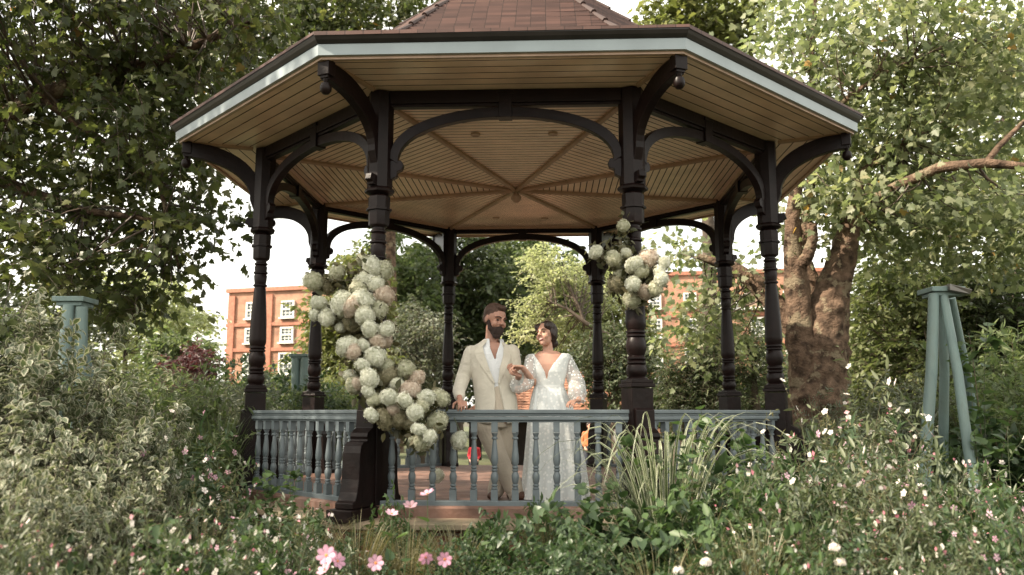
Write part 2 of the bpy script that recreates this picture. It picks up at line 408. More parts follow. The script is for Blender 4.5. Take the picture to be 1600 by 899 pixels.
# ------------------------------------------------------------------ vegetation engine
def nrm(a): return a / np.maximum(np.linalg.norm(a, axis=-1, keepdims=True), 1e-9)
class Scat:
    def __init__(s): s.V = []; s.F = []; s.M = []; s.A = []; s.nv = 0
    def put(s, T, pos, dirv, nor, size, rnd=None, wid=None):
        """T = (verts, faces, mats); leaf lies along +Y (dirv), face normal +Z (nor)"""
        V, F, Mt = T; V = np.asarray(V, float); N = len(pos)
        if N == 0: return
        y = nrm(dirv); x = nrm(np.cross(y, nor)); z = np.cross(x, y)
        size = np.broadcast_to(np.asarray(size, float), (N,))
        wd = size if wid is None else np.broadcast_to(wid, (N,)) * size
        P = pos[:, None, :] + x[:, None, :] * V[None, :, 0:1] * wd[:, None, None] + y[:, None, :] * V[None, :, 1:2] * size[:, None, None] + z[:, None, :] * V[None, :, 2:3] * size[:, None, None]
        if rnd is None: rnd = rng.random(N)
        k = len(V); s.V.append(P.reshape(-1, 3))
        base = s.nv + np.arange(N)[:, None] * k
        for f, m in zip(F, Mt):
            s.F.append((base + np.array(f)[None, :])); s.M.append(np.full(N, m)); s.A.append(rnd)
        s.nv += N * k
    def curves(s, P, r0, r1, m, sides=3):
        """P (N,K,3) polylines as thin tapered tubes"""
        N, K, _ = P.shape
        t = nrm(np.gradient(P, axis=1)); ref = np.where(np.abs(t[..., 2:3]) > .9, np.array([1., 0, 0]), np.array([0, 0, 1.]))
        u = nrm(np.cross(t, ref)); v = np.cross(t, u)
        r0 = np.broadcast_to(np.asarray(r0, float), (N,)); r1 = np.broadcast_to(np.asarray(r1, float), (N,))
        w_ = np.linspace(0, 1, K)[None, :]; r = r0[:, None] * (1 - w_) + r1[:, None] * w_
        ang = np.arange(sides) * 2 * np.pi / sides
        Q = P[:, :, None, :] + (u[:, :, None, :] * np.cos(ang)[None, None, :, None] + v[:, :, None, :] * np.sin(ang)[None, None, :, None]) * r[:, :, None, None]
        s.V.append(Q.reshape(-1, 3)); base = s.nv + np.arange(N) * K * sides
        rn = rng.random(N)
        for i in range(K - 1):
            for j in range(sides):
                j2 = (j + 1) % sides
                f = np.stack([base + i * sides + j, base + i * sides + j2, base + (i + 1) * sides + j2, base + (i + 1) * sides + j], 1)
                s.F.append(f); s.M.append(np.full(N, m)); s.A.append(rn)
        s.nv += N * K * sides
    def build(s, name, mats, parent=None, smooth=False, **k):
        V = np.concatenate(s.V).astype(np.float32)
        if not isinstance(mats, (list, tuple)): mats = [mats]
        me = bpy.data.meshes.new(name)
        tot = np.concatenate([np.full(len(f), f.shape[1]) for f in s.F]).astype(np.int32)
        idx = np.concatenate([f.reshape(-1) for f in s.F]).astype(np.int32)
        st = np.concatenate([[0], np.cumsum(tot)[:-1]]).astype(np.int32)
        me.vertices.add(len(V)); me.vertices.foreach_set('co', V.reshape(-1))
        me.loops.add(len(idx)); me.loops.foreach_set('vertex_index', idx)
        me.polygons.add(len(tot)); me.polygons.foreach_set('loop_start', st); me.polygons.foreach_set('loop_total', tot)
        for mt in mats: me.materials.append(mt)
        me.polygons.foreach_set('material_index', np.concatenate(s.M).astype(np.int32))
        me.update(calc_edges=True)
        at = me.attributes.new('rnd', 'FLOAT', 'FACE'); at.data.foreach_set('value', np.concatenate(s.A).astype(np.float32))
        if smooth: me.polygons.foreach_set('use_smooth', np.ones(len(tot), bool))
        o = bpy.data.objects.new(name, me); COL.objects.link(o); o.parent = parent
        return tag(o, **k)

# leaf templates (length 1 along +Y, normal +Z)
def fold(pts, z=.12): return [(x, y, abs(x) * z * 2 - .12 * y * y) for x, y in pts]
T_OVAL = (fold([(0, 0), (.26, .3), (.24, .62), (0, 1), (-.24, .62), (-.26, .3)]) , [(0, 1, 2, 3), (0, 3, 4, 5)], [0, 0])
T_LANCE = (fold([(0, 0), (.13, .3), (.12, .6), (0, 1), (-.12, .6), (-.13, .3)]), [(0, 1, 2, 3), (0, 3, 4, 5)], [0, 0])
T_HEART = (fold([(0, .04), (.2, -.06), (.42, .14), (.36, .5), (0, 1), (-.36, .5), (-.42, .14), (-.2, -.06)], .18), [(0, 1, 2, 3, 4), (0, 4, 5, 6, 7)], [0, 0])
_pl = [(0, 0), (.30, -.02), (.52, .18), (.34, .28), (.58, .55), (.27, .52), (.22, .70), (0, 1.0), (-.22, .70), (-.27, .52), (-.58, .55), (-.34, .28), (-.52, .18), (-.30, -.02)]
T_PLANE = ([(x, y, .10 * abs(x) - .10 * y * y) for x, y in _pl], [(0, 1, 2, 3), (0, 3, 4, 5), (0, 5, 6, 7), (0, 7, 8, 9), (0, 9, 10, 11), (0, 11, 12, 13)], [0] * 6)
# variegated: green centre (mat 0), cream margin (mat 1)
_o = [(0, 0), (.24, .28), (.25, .6), (0, 1), (-.25, .6), (-.24, .28)]; _i = [(0, .04), (.165, .29), (.175, .58), (0, .89), (-.175, .58), (-.165, .29)]
T_VAR = ([(x, y, abs(x) * .35 - .15 * y * y) for x, y in _o + _i], [(6, 7, 8, 9), (6, 9, 10, 11), (0, 1, 7, 6), (1, 2, 8, 7), (2, 3, 9, 8), (3, 4, 10, 9), (4, 5, 11, 10), (5, 0, 6, 11)], [0, 0, 1, 1, 1, 1, 1, 1])
def petals(n, w, cup, m=0, mc=1, rc=.16, L=1.0):
    V = []; F = []; M = []
    for k in range(n):
        a = 2 * math.pi * k / n
        for (x, y) in ((0, .08), (w * .6, .4 * L), (w, .75 * L), (w * .45, L), (-w * .45, L * .97), (-w, .72 * L), (-w * .6, .4 * L)):
            c, s_ = math.cos(a), math.sin(a); z = cup * y * y + abs(x) * .15
            V.append((x * c - y * s_, x * s_ + y * c, z))
        b = k * 7; F += [(b, b + 1, b + 2, b + 3), (b, b + 3, b + 4), (b, b + 4, b + 5, b + 6)]; M += [m] * 3
    if rc:
        b = len(V)
        for k in range(6): V.append((rc * math.cos(k * math.pi / 3), rc * math.sin(k * math.pi / 3), .07))
        V.append((0, 0, .16)); F += [(b + k, b + (k + 1) % 6, b + 6) for k in range(6)]; M += [mc] * 6
    return (V, F, M)
T_FLORET = ([(0, 0, 0), (.5, .12, .1), (.62, .62, .12), (.12, .5, .1), (-.12, .5, .1), (-.62, .62, .12), (-.5, .12, .1), (-.5, -.12, .1), (-.62, -.62, .12), (-.12, -.5, .1), (.12, -.5, .1), (.62, -.62, .12), (.5, -.12, .1)],
            [(0, 1, 2, 3), (0, 4, 5, 6), (0, 7, 8, 9), (0, 10, 11, 12)], [0] * 4)
T_SMALLF = ([(0, 0, 0), (.45, .3, .1), (.3, .9, .0), (-.3, .9, .0), (-.45, .3, .1), (.5, -.3, .15), (0, -.7, .05), (-.5, -.3, .15)], [(0, 1, 2, 3, 4), (0, 5, 6, 7)], [0, 1])

G = {}
G['plane_shaded'] = leaf_mat('plane_leaf_shade', [(.036, .048, .018), (.062, .080, .028), (.10, .115, .040), (.16, .16, .055), (.24, .12, .035)], trans=.42, pos=[0, .35, .7, .97, 1.0])  # plane leaf with the backlit shade put into its colour
G['plane_lit'] = leaf_mat('plane_leaf_lit', [(.095, .12, .06), (.15, .18, .095), (.235, .25, .15), (.32, .32, .20), (.38, .23, .08)], trans=.52, pos=[0, .35, .7, .965, 1.0])  # lit copy of the plane leaf, daylight put into its colour
G['mid'] = leaf_mat('mid_green_leaf', [(.066, .094, .040), (.11, .145, .065), (.185, .21, .11)], trans=.5)
G['dark'] = leaf_mat('dark_green_leaf', [(.036, .052, .024), (.062, .082, .038), (.105, .125, .060)], trans=.42)
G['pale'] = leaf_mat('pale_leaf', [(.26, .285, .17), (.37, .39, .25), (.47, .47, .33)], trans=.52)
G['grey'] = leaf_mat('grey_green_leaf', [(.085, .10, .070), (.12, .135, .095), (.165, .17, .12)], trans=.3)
G['yel'] = leaf_mat('yellow_green_leaf', [(.095, .115, .035), (.14, .155, .055), (.20, .20, .075)], trans=.42)
G['ivy'] = leaf_mat('ivy_leaf', [(.085, .11, .042), (.14, .165, .068), (.22, .23, .12)], trans=.42)
G['copper'] = leaf_mat('copper_leaf', [(.05, .02, .024), (.075, .032, .034), (.10, .05, .045)], trans=.3, tcol=(1.6, .8, .8))
G['vargreen'] = leaf_mat('dogwood_green', [(.055, .075, .038), (.08, .10, .052), (.115, .13, .07)], trans=.3)
G['cream'] = leaf_mat('cream_margin', [(.25, .25, .17), (.33, .33, .24), (.41, .40, .30)], trans=.35, tcol=(1.1, 1.1, .95))
G['shrub'] = leaf_mat('fresh_shrub_leaf', [(.040, .075, .028), (.065, .105, .040), (.095, .145, .055)], trans=.35)
G['shrubd'] = leaf_mat('deep_shrub_leaf', [(.025, .048, .020), (.042, .072, .030), (.065, .10, .042)], trans=.3, rough=.4)
G['sage'] = leaf_mat('sage_leaf', [(.055, .075, .040), (.085, .105, .055), (.13, .145, .08)], trans=.3)
G['straw'] = leaf_mat('straw_blade', [(.09, .10, .045), (.15, .145, .07), (.24, .21, .12)], trans=.35, tcol=(1.3, 1.2, .9))
G['blade'] = leaf_mat('grass_blade', [(.04, .062, .024), (.065, .092, .035), (.10, .125, .05)], trans=.35)
G['stem'] = leaf_mat('green_stem', [(.06, .075, .035), (.09, .09, .045), (.11, .075, .045)], trans=.05)
G['wood'] = leaf_mat('brown_twig', [(.05, .035, .025), (.08, .055, .04), (.11, .08, .06)], trans=0.0)
G['white'] = leaf_mat('white_petal', [(.62, .58, .50), (.70, .66, .60), (.75, .68, .64)], trans=.35, tcol=(1, 1, 1))
G['red'] = leaf_mat('crimson_petal', [(.46, .13, .18), (.58, .26, .30), (.64, .42, .42)], trans=.3, tcol=(1, 1, 1))
G['pink'] = leaf_mat('pink_petal', [(.56, .28, .40), (.64, .38, .48), (.70, .48, .56)], trans=.4, tcol=(1.1, 1, 1))
G['orange'] = leaf_mat('orange_stamen', [(.55, .16, .03), (.62, .24, .05)], trans=.1)
G['hyd'] = leaf_mat('hydrangea_cream', [(.56, .57, .45), (.72, .72, .61), (.84, .83, .74)], trans=.3, tcol=(1, 1, .9))
G['hydg'] = leaf_mat('hydrangea_green', [(.42, .43, .29), (.55, .54, .40), (.65, .63, .50)], trans=.3, tcol=(1, 1, .9))
G['hydp'] = leaf_mat('hydrangea_blush', [(.54, .43, .34), (.65, .55, .45), (.72, .66, .55)], trans=.3, tcol=(1, 1, .9))
G['hydb'] = leaf_mat('hydrangea_dried', [(.20, .18, .10), (.29, .26, .16), (.38, .34, .22)], trans=.2, tcol=(1, 1, .9))

def rdir(n): return nrm(rng.normal(size=(n, 3)))
def clump_leaves(S, centres, per, sd, T, size, up=.7, droop=.3, jit=.3, rbase=None):
    n = len(centres) * per
    off = rng.normal(size=(n, 3)) * sd; c = np.repeat(centres, per, 0)
    pos = c + off
    out = nrm(off + rdir(n) * .6 * np.mean(sd)); out[:, 2] -= droop
    nor = nrm(rdir(n) * .8 + np.array([0, 0, up]))
    rb = np.repeat(rng.random(len(centres)), per); rd = np.clip(rb * .6 + rng.random(n) * .5 - .05, 0, 1)
    sz = size * rng.uniform(1 - jit, 1 + jit, n)
    S.put(T, pos, out, nor, sz, rd)

def sprays(S, centres, per, sd, T, size, droop=.5, nt=5, wood=None, up=.6):
    """clumps made of drooping twigs carrying alternate leaves"""
    sd = np.asarray(sd); m = len(centres) * nt; c = np.repeat(centres, nt, 0); k = max(2, per // nt)
    d = rdir(m); d[:, 2] = d[:, 2] * .6 - droop * .5; d = nrm(d); ln = np.mean(sd) * rng.uniform(1.3, 3.0, m)
    p0 = c + rng.normal(size=(m, 3)) * sd * .35; p1 = p0 + d * ln[:, None] * .5 + np.array([0, 0, .12]) * ln[:, None]; p2 = p0 + d * ln[:, None] - np.array([0, 0, droop * .35]) * ln[:, None]
    t = np.linspace(0, 1, 4)[None, :, None]; C = (1 - t) ** 2 * p0[:, None] + 2 * t * (1 - t) * p1[:, None] + t * t * p2[:, None]
    if wood is not None: wood.curves(C, .0045, .0025, 0, 3)
    n = m * k; ii = np.repeat(np.arange(m), k); tt = (np.tile(np.arange(k), m) + rng.random(n)) / k; u = np.clip(tt * 3, 0, 2.999); i0 = u.astype(int); fr = (u - i0)[:, None]
    P = C[ii, i0] * (1 - fr) + C[ii, i0 + 1] * fr; tan = nrm(C[ii, i0 + 1] - C[ii, i0]); side = nrm(np.cross(tan, np.array([0, 0, 1.])) + 1e-6) * np.where(np.arange(n) % 2, 1, -1)[:, None]
    dr = nrm(side * .8 + tan * .6 + rdir(n) * .55 - np.array([0, 0, droop * .7])); nor = nrm(rdir(n) * .6 + np.array([0, 0, up]) - tan * .2)
    rb = np.repeat(rng.random(len(centres)), nt * k); rd = np.clip(rb * .5 + rng.random(n) * .6 - .08, 0, 1)
    S.put(T, P + side * size * .25, dr, nor, size * rng.choice([.55, .8, 1, 1.2], n) * rng.uniform(.85, 1.15, n), rd)
def crown_centres(ell, n, shell=.55):
    """random clump centres in the outer part of an ellipsoid (cx,cy,cz,rx,ry,rz)"""
    d = rdir(n); r = (shell ** 3 + (1 - shell ** 3) * rng.random(n)) ** (1 / 3)
    return np.array(ell[:3]) + d * r[:, None] * np.array(ell[3:6])

def tree(name, label, base, H, tr, ells, per, sd, T, size, leafm, barkm=None, limbs=None, cat='tree', group=None, twigs=1.0, up=.6, droop=.3, lean=(0, 0), trunk=True):
    """ells: list of (x,y,z,rx,ry,rz,nclumps) in world"""
    root = empty(name, tuple(base), label=label, cat=cat, group=group)
    B = np.array(base, float); S = Scat(); bm = MB(); allc = []
    top = B + np.array([lean[0], lean[1], H])
    if trunk:
        pts = []; K = 7
        for k in range(K):
            t = k / (K - 1); q = B + (top - B) * t + np.array([math.sin(t * 5 + B[0]) * .10, math.cos(t * 4) * .08, 0]) * H * .08
            pts.append(q - B)
        bm.tube(pts, [tr * (1.25 if k == 0 else 1 - .75 * k / (K - 1)) for k in range(K)], 10)
    skel = [B + (top - B) * t for t in np.linspace(.35, 1, 8)]
    for l, rr in (limbs or []):
        bm.tube([np.array(p) - B for p in l], rr, 8)
        for a_, b_ in zip(l, l[1:]):
            for t in (0, .25, .5, .75): skel.append(np.array(a_) * (1 - t) + np.array(b_) * t)
    for e in ells:
        c = crown_centres(e, e[6], e[7] if len(e) > 7 else .5); allc.append(c)
    allc = np.concatenate(allc)
    W = Scat(); sprays(S, allc - B, per, np.array(sd), T, size, up=up, droop=droop, wood=W)
    sk = np.array(skel)
    # limbs from the skeleton to some clumps, twigs to the rest
    sk = sk + rng.normal(size=sk.shape) * .03; d = ((allc[:, None] - sk[None]) ** 2).sum(-1) * rng.uniform(.6, 1.6, (len(allc), len(sk))); j = d.argmin(1)
    P0 = sk[j]; sel = rng.random(len(allc)) < twigs
    P0 = P0[sel]; P1 = allc[sel]; mid = (P0 + P1) / 2 + rng.normal(size=P0.shape) * .08 * np.linalg.norm(P1 - P0, axis=1, keepdims=True); mid[:, 2] += .08 * np.linalg.norm(P1 - P0, axis=1)
    t = np.linspace(0, 1, 5)[None, :, None]
    C = (1 - t) ** 2 * P0[:, None] + 2 * t * (1 - t) * mid[:, None] + t * t * P1[:, None]
    ln = np.linalg.norm(P1 - P0, axis=1)
    near_ = ln < 3.4; C = C[near_]; ln = ln[near_]; P0 = P0[near_]
    if len(P0): 
        W.curves(C - B, np.minimum(.008 * ln + .008, .035), .006, 0, 4); W.build('branch', G['wood'], root)
    if bm.v: bm.build('trunk', barkm or BARKD, root, smooth=80)
    S.build('crown', leafm, root)
    return root

def shrub_mesh(seed, H, spread, nst, T, size, per, leafm, stemm=None, tw=6, twl=.25, flower=None, fl_n=0, fl_size=.03, fmats=(), up=.8, low=.12, bend=.35, jit=.3, droop=.15, dens=1.0, srad=.004):
    """one plant: stems, side twigs and leaves in one mesh; flowers as a second"""
    global rng
    keep = rng; rng = np.random.default_rng(seed)
    S = Scat()
    a = rng.random(nst) * 2 * np.pi; r = np.sqrt(rng.random(nst)) * spread
    h = H * rng.uniform(.62, 1.0, nst) * (1 - .25 * (r / spread) ** 2)
    p0 = np.stack([np.cos(a) * r * .25, np.sin(a) * r * .25, np.zeros(nst)], 1)
    p2 = np.stack([np.cos(a) * r, np.sin(a) * r, h], 1)
    p1 = p0 * .5 + p2 * .5; p1[:, :2] = p0[:, :2] * (1 - bend) + p2[:, :2] * bend; p1[:, 2] = h * .65
    p1 += rng.normal(size=p1.shape) * .05 * H
    K = 8; t = np.linspace(0, 1, K)[None, :, None]
    C = (1 - t) ** 2 * p0[:, None] + 2 * t * (1 - t) * p1[:, None] + t * t * p2[:, None]
    mats = [leafm[0] if isinstance(leafm, (tuple, list)) else leafm]
    if isinstance(leafm, (tuple, list)): mats = list(leafm)
    sm = len(mats); mats.append(stemm or G['stem'])
    S.curves(C, srad, srad * .4, sm, 3)
    segs = [C]; tips = [C[:, -1]]
    if tw:
        n = nst * tw; si = np.repeat(np.arange(nst), tw); tt = rng.uniform(.3, 1, n)
        q = ((1 - tt) ** 2)[:, None] * p0[si] + (2 * tt * (1 - tt))[:, None] * p1[si] + (tt ** 2)[:, None] * p2[si]
        d = rdir(n); d[:, 2] = np.abs(d[:, 2]) * .8 + .15; d = nrm(d)
        e = q + d * (twl * rng.uniform(.5, 1.2, n))[:, None]; m = (q + e) / 2 + np.array([0, 0, .08 * twl])
        t2 = np.linspace(0, 1, 5)[None, :, None]
        D = (1 - t2) ** 2 * q[:, None] + 2 * t2 * (1 - t2) * m[:, None] + t2 * t2 * e[:, None]
        S.curves(D, srad * .5, srad * .25, sm, 3); segs.append(D); tips.append(D[:, -1])
    for D, lo in zip(segs, (low + .25, .1)):
        n0 = len(D); k = per if D.shape[1] == 8 else max(2, int(per * .5))
        n = n0 * k; ii = np.repeat(np.arange(n0), k); tt = lo + (1 - lo) * ((np.tile(np.arange(k), n0) + rng.random(n) * .7) / k); tt = np.clip(tt, 0, .999)
        u = tt * (D.shape[1] - 1); i0 = u.astype(int); fr = (u - i0)[:, None]
        P = D[ii, i0] * (1 - fr) + D[ii, i0 + 1] * fr; tan = nrm(D[ii, i0 + 1] - D[ii, i0])
        sd = nrm(np.cross(tan, rdir(n))); dr = nrm(sd + tan * .55 - np.array([0, 0, droop]))
        nor = nrm(rdir(n) * .45 + np.array([0, 0, up]) + tan * .3)
        S.put(T, P, dr, nor, size * rng.uniform(1 - jit, 1 + jit, n), np.clip(rng.random(n) * .7 + np.repeat(rng.random(n0), k) * .3, 0, 1))
    FS = None
    if flower is not None and fl_n:
        tp = np.concatenate(tips); idx = rng.choice(len(tp), min(fl_n, len(tp)), replace=False); tp = tp[idx]
        FS = Scat(); n = len(tp); cl = 1
        fd = rdir(n); fn = nrm(rdir(n) * .6 + np.array([0, -.55, .45])); 
        FS.put(flower, tp + np.array([0, 0, .01]), nrm(np.cross(fn, rdir(n))), fn, fl_size * rng.uniform(.7, 1.25, n))
    rng = keep
    return S, mats, FS, list(fmats)

KINDS = {}
def make_kind(key, name, cat, variants, **kw):
    KINDS[key] = dict(name=name, cat=cat, n=variants, kw=kw, protos=[])
def place(key, px, py, y, label, group=None, w=1.0, rot=None, v=None, ground=0.0):
    """plant of a kind whose top shows at photo pixel (px,py) at distance y"""
    K = KINDS[key]; P = pix(px, py, y); H = max(P.z - ground, .15)
    idx = (v if v is not None else random.randrange(K['n'])) % K['n']
    while len(K['protos']) <= idx: K['protos'].append(None)
    H0 = K['kw']['H']
    if K['protos'][idx] is None:
        S, mats, FS, fm = shrub_mesh(100 + idx + hash_(key), **K['kw'])
        root = empty(K['name'], cat=K['cat']); S.build('foliage', mats, root)
        if FS: FS.build('blossom', fm, root)
        K['protos'][idx] = root
    else: root = copy_tree(K['protos'][idx])
    s_ = H / H0
    root.location = (P.x, P.y, ground); root.scale = (w * max(s_, .55), w * max(s_, .55), s_)
    root.rotation_euler = (0, 0, random.uniform(0, 6.28) if rot is None else rot)
    root['label'] = label
    if group: root['group'] = group
    return root
def hash_(s_): return sum((i + 1) * ord(c) for i, c in enumerate(s_)) % 9973

def grass_mesh(seed, H, spread, n, wid, mats, arch=.6, stripe=False, K=8, hv=.35):
    g = np.random.default_rng(seed)
    a = g.random(n) * 2 * np.pi; r = (.3 + .7 * g.random(n)) * spread; h = H * g.uniform(1 - hv, 1, n)
    t = np.linspace(0, 1, K)
    base = np.stack([np.cos(a) * .08 * spread, np.sin(a) * .08 * spread], 1)
    ar = arch * g.uniform(.5, 1.5, n)
    x = base[:, None, 0] + (np.cos(a) * r)[:, None] * (t ** 1.6)[None]
    y = base[:, None, 1] + (np.sin(a) * r)[:, None] * (t ** 1.6)[None]
    z = t[None] * (1 + ar[:, None] * .9) - ar[:, None] * .9 * t[None] ** 3.2; z = h[:, None] * z / z.max(1, keepdims=True)
    C = np.stack([x, y, z], 2); tan = nrm(np.gradient(C, axis=1))
    sd = np.stack([-np.sin(a), np.cos(a), np.zeros(n)], 1) + g.normal(size=(n, 3)) * .25; sd = nrm(sd)[:, None]
    w_ = wid * (np.minimum(1, t * 5) * (1 - t ** 2.2) + .04)[None, :, None] * g.uniform(.6, 1.2, n)[:, None, None]
    cols = [-1, -.5, .5, 1] if stripe else [-1, 1]
    Q = np.stack([C + sd * w_ * c + np.array([0, 0, .25]) * w_ * abs(c) for c in cols], 2)
    nc = len(cols); S = Scat(); S.V.append(Q.reshape(-1, 3)); b0 = np.arange(n) * K * nc; rn = g.random(n)
    for i in range(K - 1):
        for j in range(nc - 1):
            f = np.stack([b0 + i * nc + j, b0 + i * nc + j + 1, b0 + (i + 1) * nc + j + 1, b0 + (i + 1) * nc + j], 1)
            S.F.append(f); S.M.append(np.full(n, 1 if (stripe and j != 1) else 0)); S.A.append(rn)
    S.nv = n * K * nc
    return S, mats
# ------------------------------------------------------------------ ground
def ground():
    n = 90; b = MB(); xs = [math.copysign(abs(t) ** 2.2, t) * 400 for t in np.linspace(-1, 1, n)]
    ys = [8 + math.copysign(abs(t) ** 2.2, t) * 400 for t in np.linspace(-1, 1, n)]
    vs = [(x, y, .05 * math.sin(x * .7) * math.cos(y * .5) - .05) for y in ys for x in xs]
    fs = [(j * n + i, j * n + i + 1, (j + 1) * n + i + 1, (j + 1) * n + i) for j in range(n - 1) for i in range(n - 1)]
    b.add(vs, fs); return b.build('ground', SOIL, smooth=80, kind='structure')
ground()
LAWN = mat('lawn', (.07, .085, .035), rough=.95, var=.2, scale=2, bump=.8, bscale=60, dirt=(.10, .09, .05), dscale=.5)
b = MB()
vs = [(-60, 15.5, .03), (60, 15.5, .03), (60, 90, .03), (-60, 90, .03)]
b.quad(*vs); b.build('lawn', LAWN, kind='structure')
PATH = mat('gravel_path', (.30, .26, .21), rough=.95, var=.12, scale=8, bump=.5, bscale=80)
b = MB(); pr = [5.1, 7.6]
N = 64
for k in range(N):
    a0, a1 = 2 * math.pi * k / N, 2 * math.pi * (k + 1) / N
    if math.cos((a0 + a1) / 2) < -.25: continue
    f = lambda a, r: (r * math.sin(a), OY + r * math.cos(a), .045)
    b.quad(f(a0, pr[0]), f(a1, pr[0]), f(a1, pr[1]), f(a0, pr[1]))
b.build('path', PATH, kind='structure')

# ------------------------------------------------------------------ brick buildings
OBRICK = brick_mat('orange_brick', (.44, .205, .13), (.35, .155, .095), (.38, .27, .20), bump=.3)
OBRICK2 = mat('red_brick_trim', (.36, .15, .095), rough=.8)
SASH = mat('white_sash', (.72, .72, .68), rough=.5, var=.02)
GLASS = mat('window_glass', (.09, .11, .12), rough=.08, spec=.9, var=.05)
SLATE = mat('roof_slate', (.09, .08, .08), rough=.7)
def facade(name, label, corner, ang, W, D, H, wins, bands, piers=(), gable=None, group=None):
    """local X runs along the facade from corner, Y goes back"""
    root = empty(name, (corner.x, corner.y, 0), ang, label=label, cat='building', group=group)
    b = MB()
    for p, q in (((0, 0), (W, 0)), ((W, 0), (W, D)), ((W, D), (0, D)), ((0, D), (0, 0))):
        l = math.hypot(q[0] - p[0], q[1] - p[1])
        b.quad((*p, -1), (*q, -1), (*q, H), (*p, H), 0, [(0, 0), (l, 0), (l, H + 1), (0, H + 1)])
    b.quad((0, 0, H), (W, 0, H), (W, D, H), (0, D, H))
    b.build('wall', OBRICK, root)
    b = MB()
    b.box((W / 2, D / 2, H + .12), (W + .3, D + .3, .26)); b.build('cornice', OBRICK2, root)
    for z in bands:
        b = MB(); b.box((W / 2, -.04, z), (W + .16, .12, .22)); b.build('string_course', OBRICK2, root)
    for x in piers:
        b = MB(); b.box((x, -.05, H / 2 - .2), (.5, .14, H - .1)); b.build('pilaster', OBRICK2, root)
    for x, z, w_, h in wins:
        f = MB()
        for sx in (-1, 1): f.box((x + sx * w_ / 2, -.06, z), (.11, .14, h + .1))
        for sz in (-1, 0, 1): f.box((x, -.055, z + sz * h / 2), (w_, .12, .10))
        for sx in (-.17, .17): f.box((x + sx * w_, -.045, z), (.035, .06, h))
        for sz in (-.25, .25): f.box((x, -.046, z + sz * h), (w_, .055, .035))
        f.box((x, -.12, z - h / 2 - .09), (w_ + .3, .26, .09))
        fr = f.build('window', SASH, root)
        g = MB(); g.box((x, -.012, z), (w_ - .05, .03, h - .05)); g.build('pane', GLASS, fr)
    if gable:
        gx, gw, gh, gz = gable
        g = MB(); g.add([(gx - gw, -.3, gz), (gx + gw, -.3, gz), (gx, -.3, gz + gh), (gx - gw, -.05, gz), (gx + gw, -.05, gz), (gx, -.05, gz + gh)],
                        [(0, 1, 2), (5, 4, 3), (0, 3, 4, 1), (1, 4, 5, 2), (2, 5, 3, 0)]); g.build('gable', OBRICK, root)
        g = MB(); g.tube([(gx - gw - .3, -.35, gz - .2), (gx, -.35, gz + gh + .1), (gx + gw + .3, -.35, gz - .2)], .18, 4); g.box((gx, -.34, gz), (gw * 2, .1, .16)); g.build('bargeboard', SASH, root)
    return root
YB = 56; c = pix(351, 600, YB)
zt = pix(351, 458, YB).z
kx = YB / 1324.85
def bx_(px): return (px - 351) * kx
def bz_(py): return pix(351, py, YB).z
wl = []
for px in (396, 458, 520):
    wl += [(bx_(px), bz_(487), .85, 1.0), (bx_(px), bz_(526), .85, .9), (bx_(px), bz_(570), .95, 1.3), (bx_(px), bz_(622), .95, 1.3)]
facade('brick_building', 'orange brick building left of the bandstand with white sash windows under a flat parapet', c, R_(-16), 9.8, 9, zt, wl, [bz_(509), bz_(548)], piers=(.3, bx_(425)))
YB = 58; c = pix(1008, 600, YB); kx = YB / 1324.85
def bx_(px): return (px - 1008) * kx
zt = pix(1100, 432, YB).z
wl = []
for px in (1026, 1080, 1120, 1180, 1230):
    wl += [(bx_(px), bz_(472), .75, .95), (bx_(px), bz_(514), .8, 1.15), (bx_(px), bz_(560), .8, 1.15), (bx_(px), bz_(605), .8, 1.2)]
facade('brick_building', 'orange brick building with a white trimmed gable, seen between the right hand bandstand posts', c, R_(-10), 12, 9, zt, wl, [bz_(495), bz_(540)], gable=(bx_(1180), 1.6, 1.5, bz_(487)))

# ------------------------------------------------------------------ tiled kiosk behind
YK = 24; kc = pix(857, 640, YK)
kroot = empty('kiosk', (kc.x, YK, 0), label='low shelter with an orange tiled pyramid roof standing behind the couple', cat='shelter')
ez = pix(857, 650, YK).z; az_ = pix(857, 548, YK).z; hwk = (985 - 728) / 2 / 1324.85 * YK
KT = brick_mat('kiosk_tile', (.36, .19, .125), (.29, .145, .095), (.09, .05, .04), bw=.16, bh=1.0, ms=.01, rough=.8)
b = MB(); v = 0; n = 26
for k in range(n):
    f0, f1 = 1 - k / n, 1 - (k + 1) / n
    z0 = ez + (az_ - ez) * (1 - f0) + .03; z1 = ez + (az_ - ez) * (1 - f1) + .005
    for i in range(4):
        a = math.pi / 2 * i; ca, sa = math.cos(a), math.sin(a)
        def q(x, y, z): return (x * ca - y * sa, x * sa + y * ca, z)
        b.quad(q(-hwk * f0, -hwk * f0, z0), q(hwk * f0, -hwk * f0, z0), q(hwk * f1, -hwk * f1, z1), q(-hwk * f1, -hwk * f1, z1), 0, [(0, v + .05), (hwk * 2 * f0, v + .05), (hwk * 2 * f1, v + .95), (0, v + .95)])
        b.quad(q(-hwk * f0, -hwk * f0, z0 - .035), q(hwk * f0, -hwk * f0, z0 - .035), q(hwk * f0, -hwk * f0, z0), q(-hwk * f0, -hwk * f0, z0), 0, [(0, v + .02), (1, v + .02), (1, v + .04), (0, v + .04)])
    v += 1
b.build('roof', KT, kroot)
for sx in (-1, 0, 1):
    for sy in (-1, 1):
        b = MB(); b.box((sx * (hwk - .3), sy * (hwk - .3), ez / 2), (.16, .16, ez)); b.build('post', MAROON, kroot)
b = MB(); b.box((0, .2, ez * .5), (hwk * 1.3, 1.6, ez * .92)); b.build('back_wall', mat('dark_timber_wall', (.05, .035, .03), rough=.8), kroot)

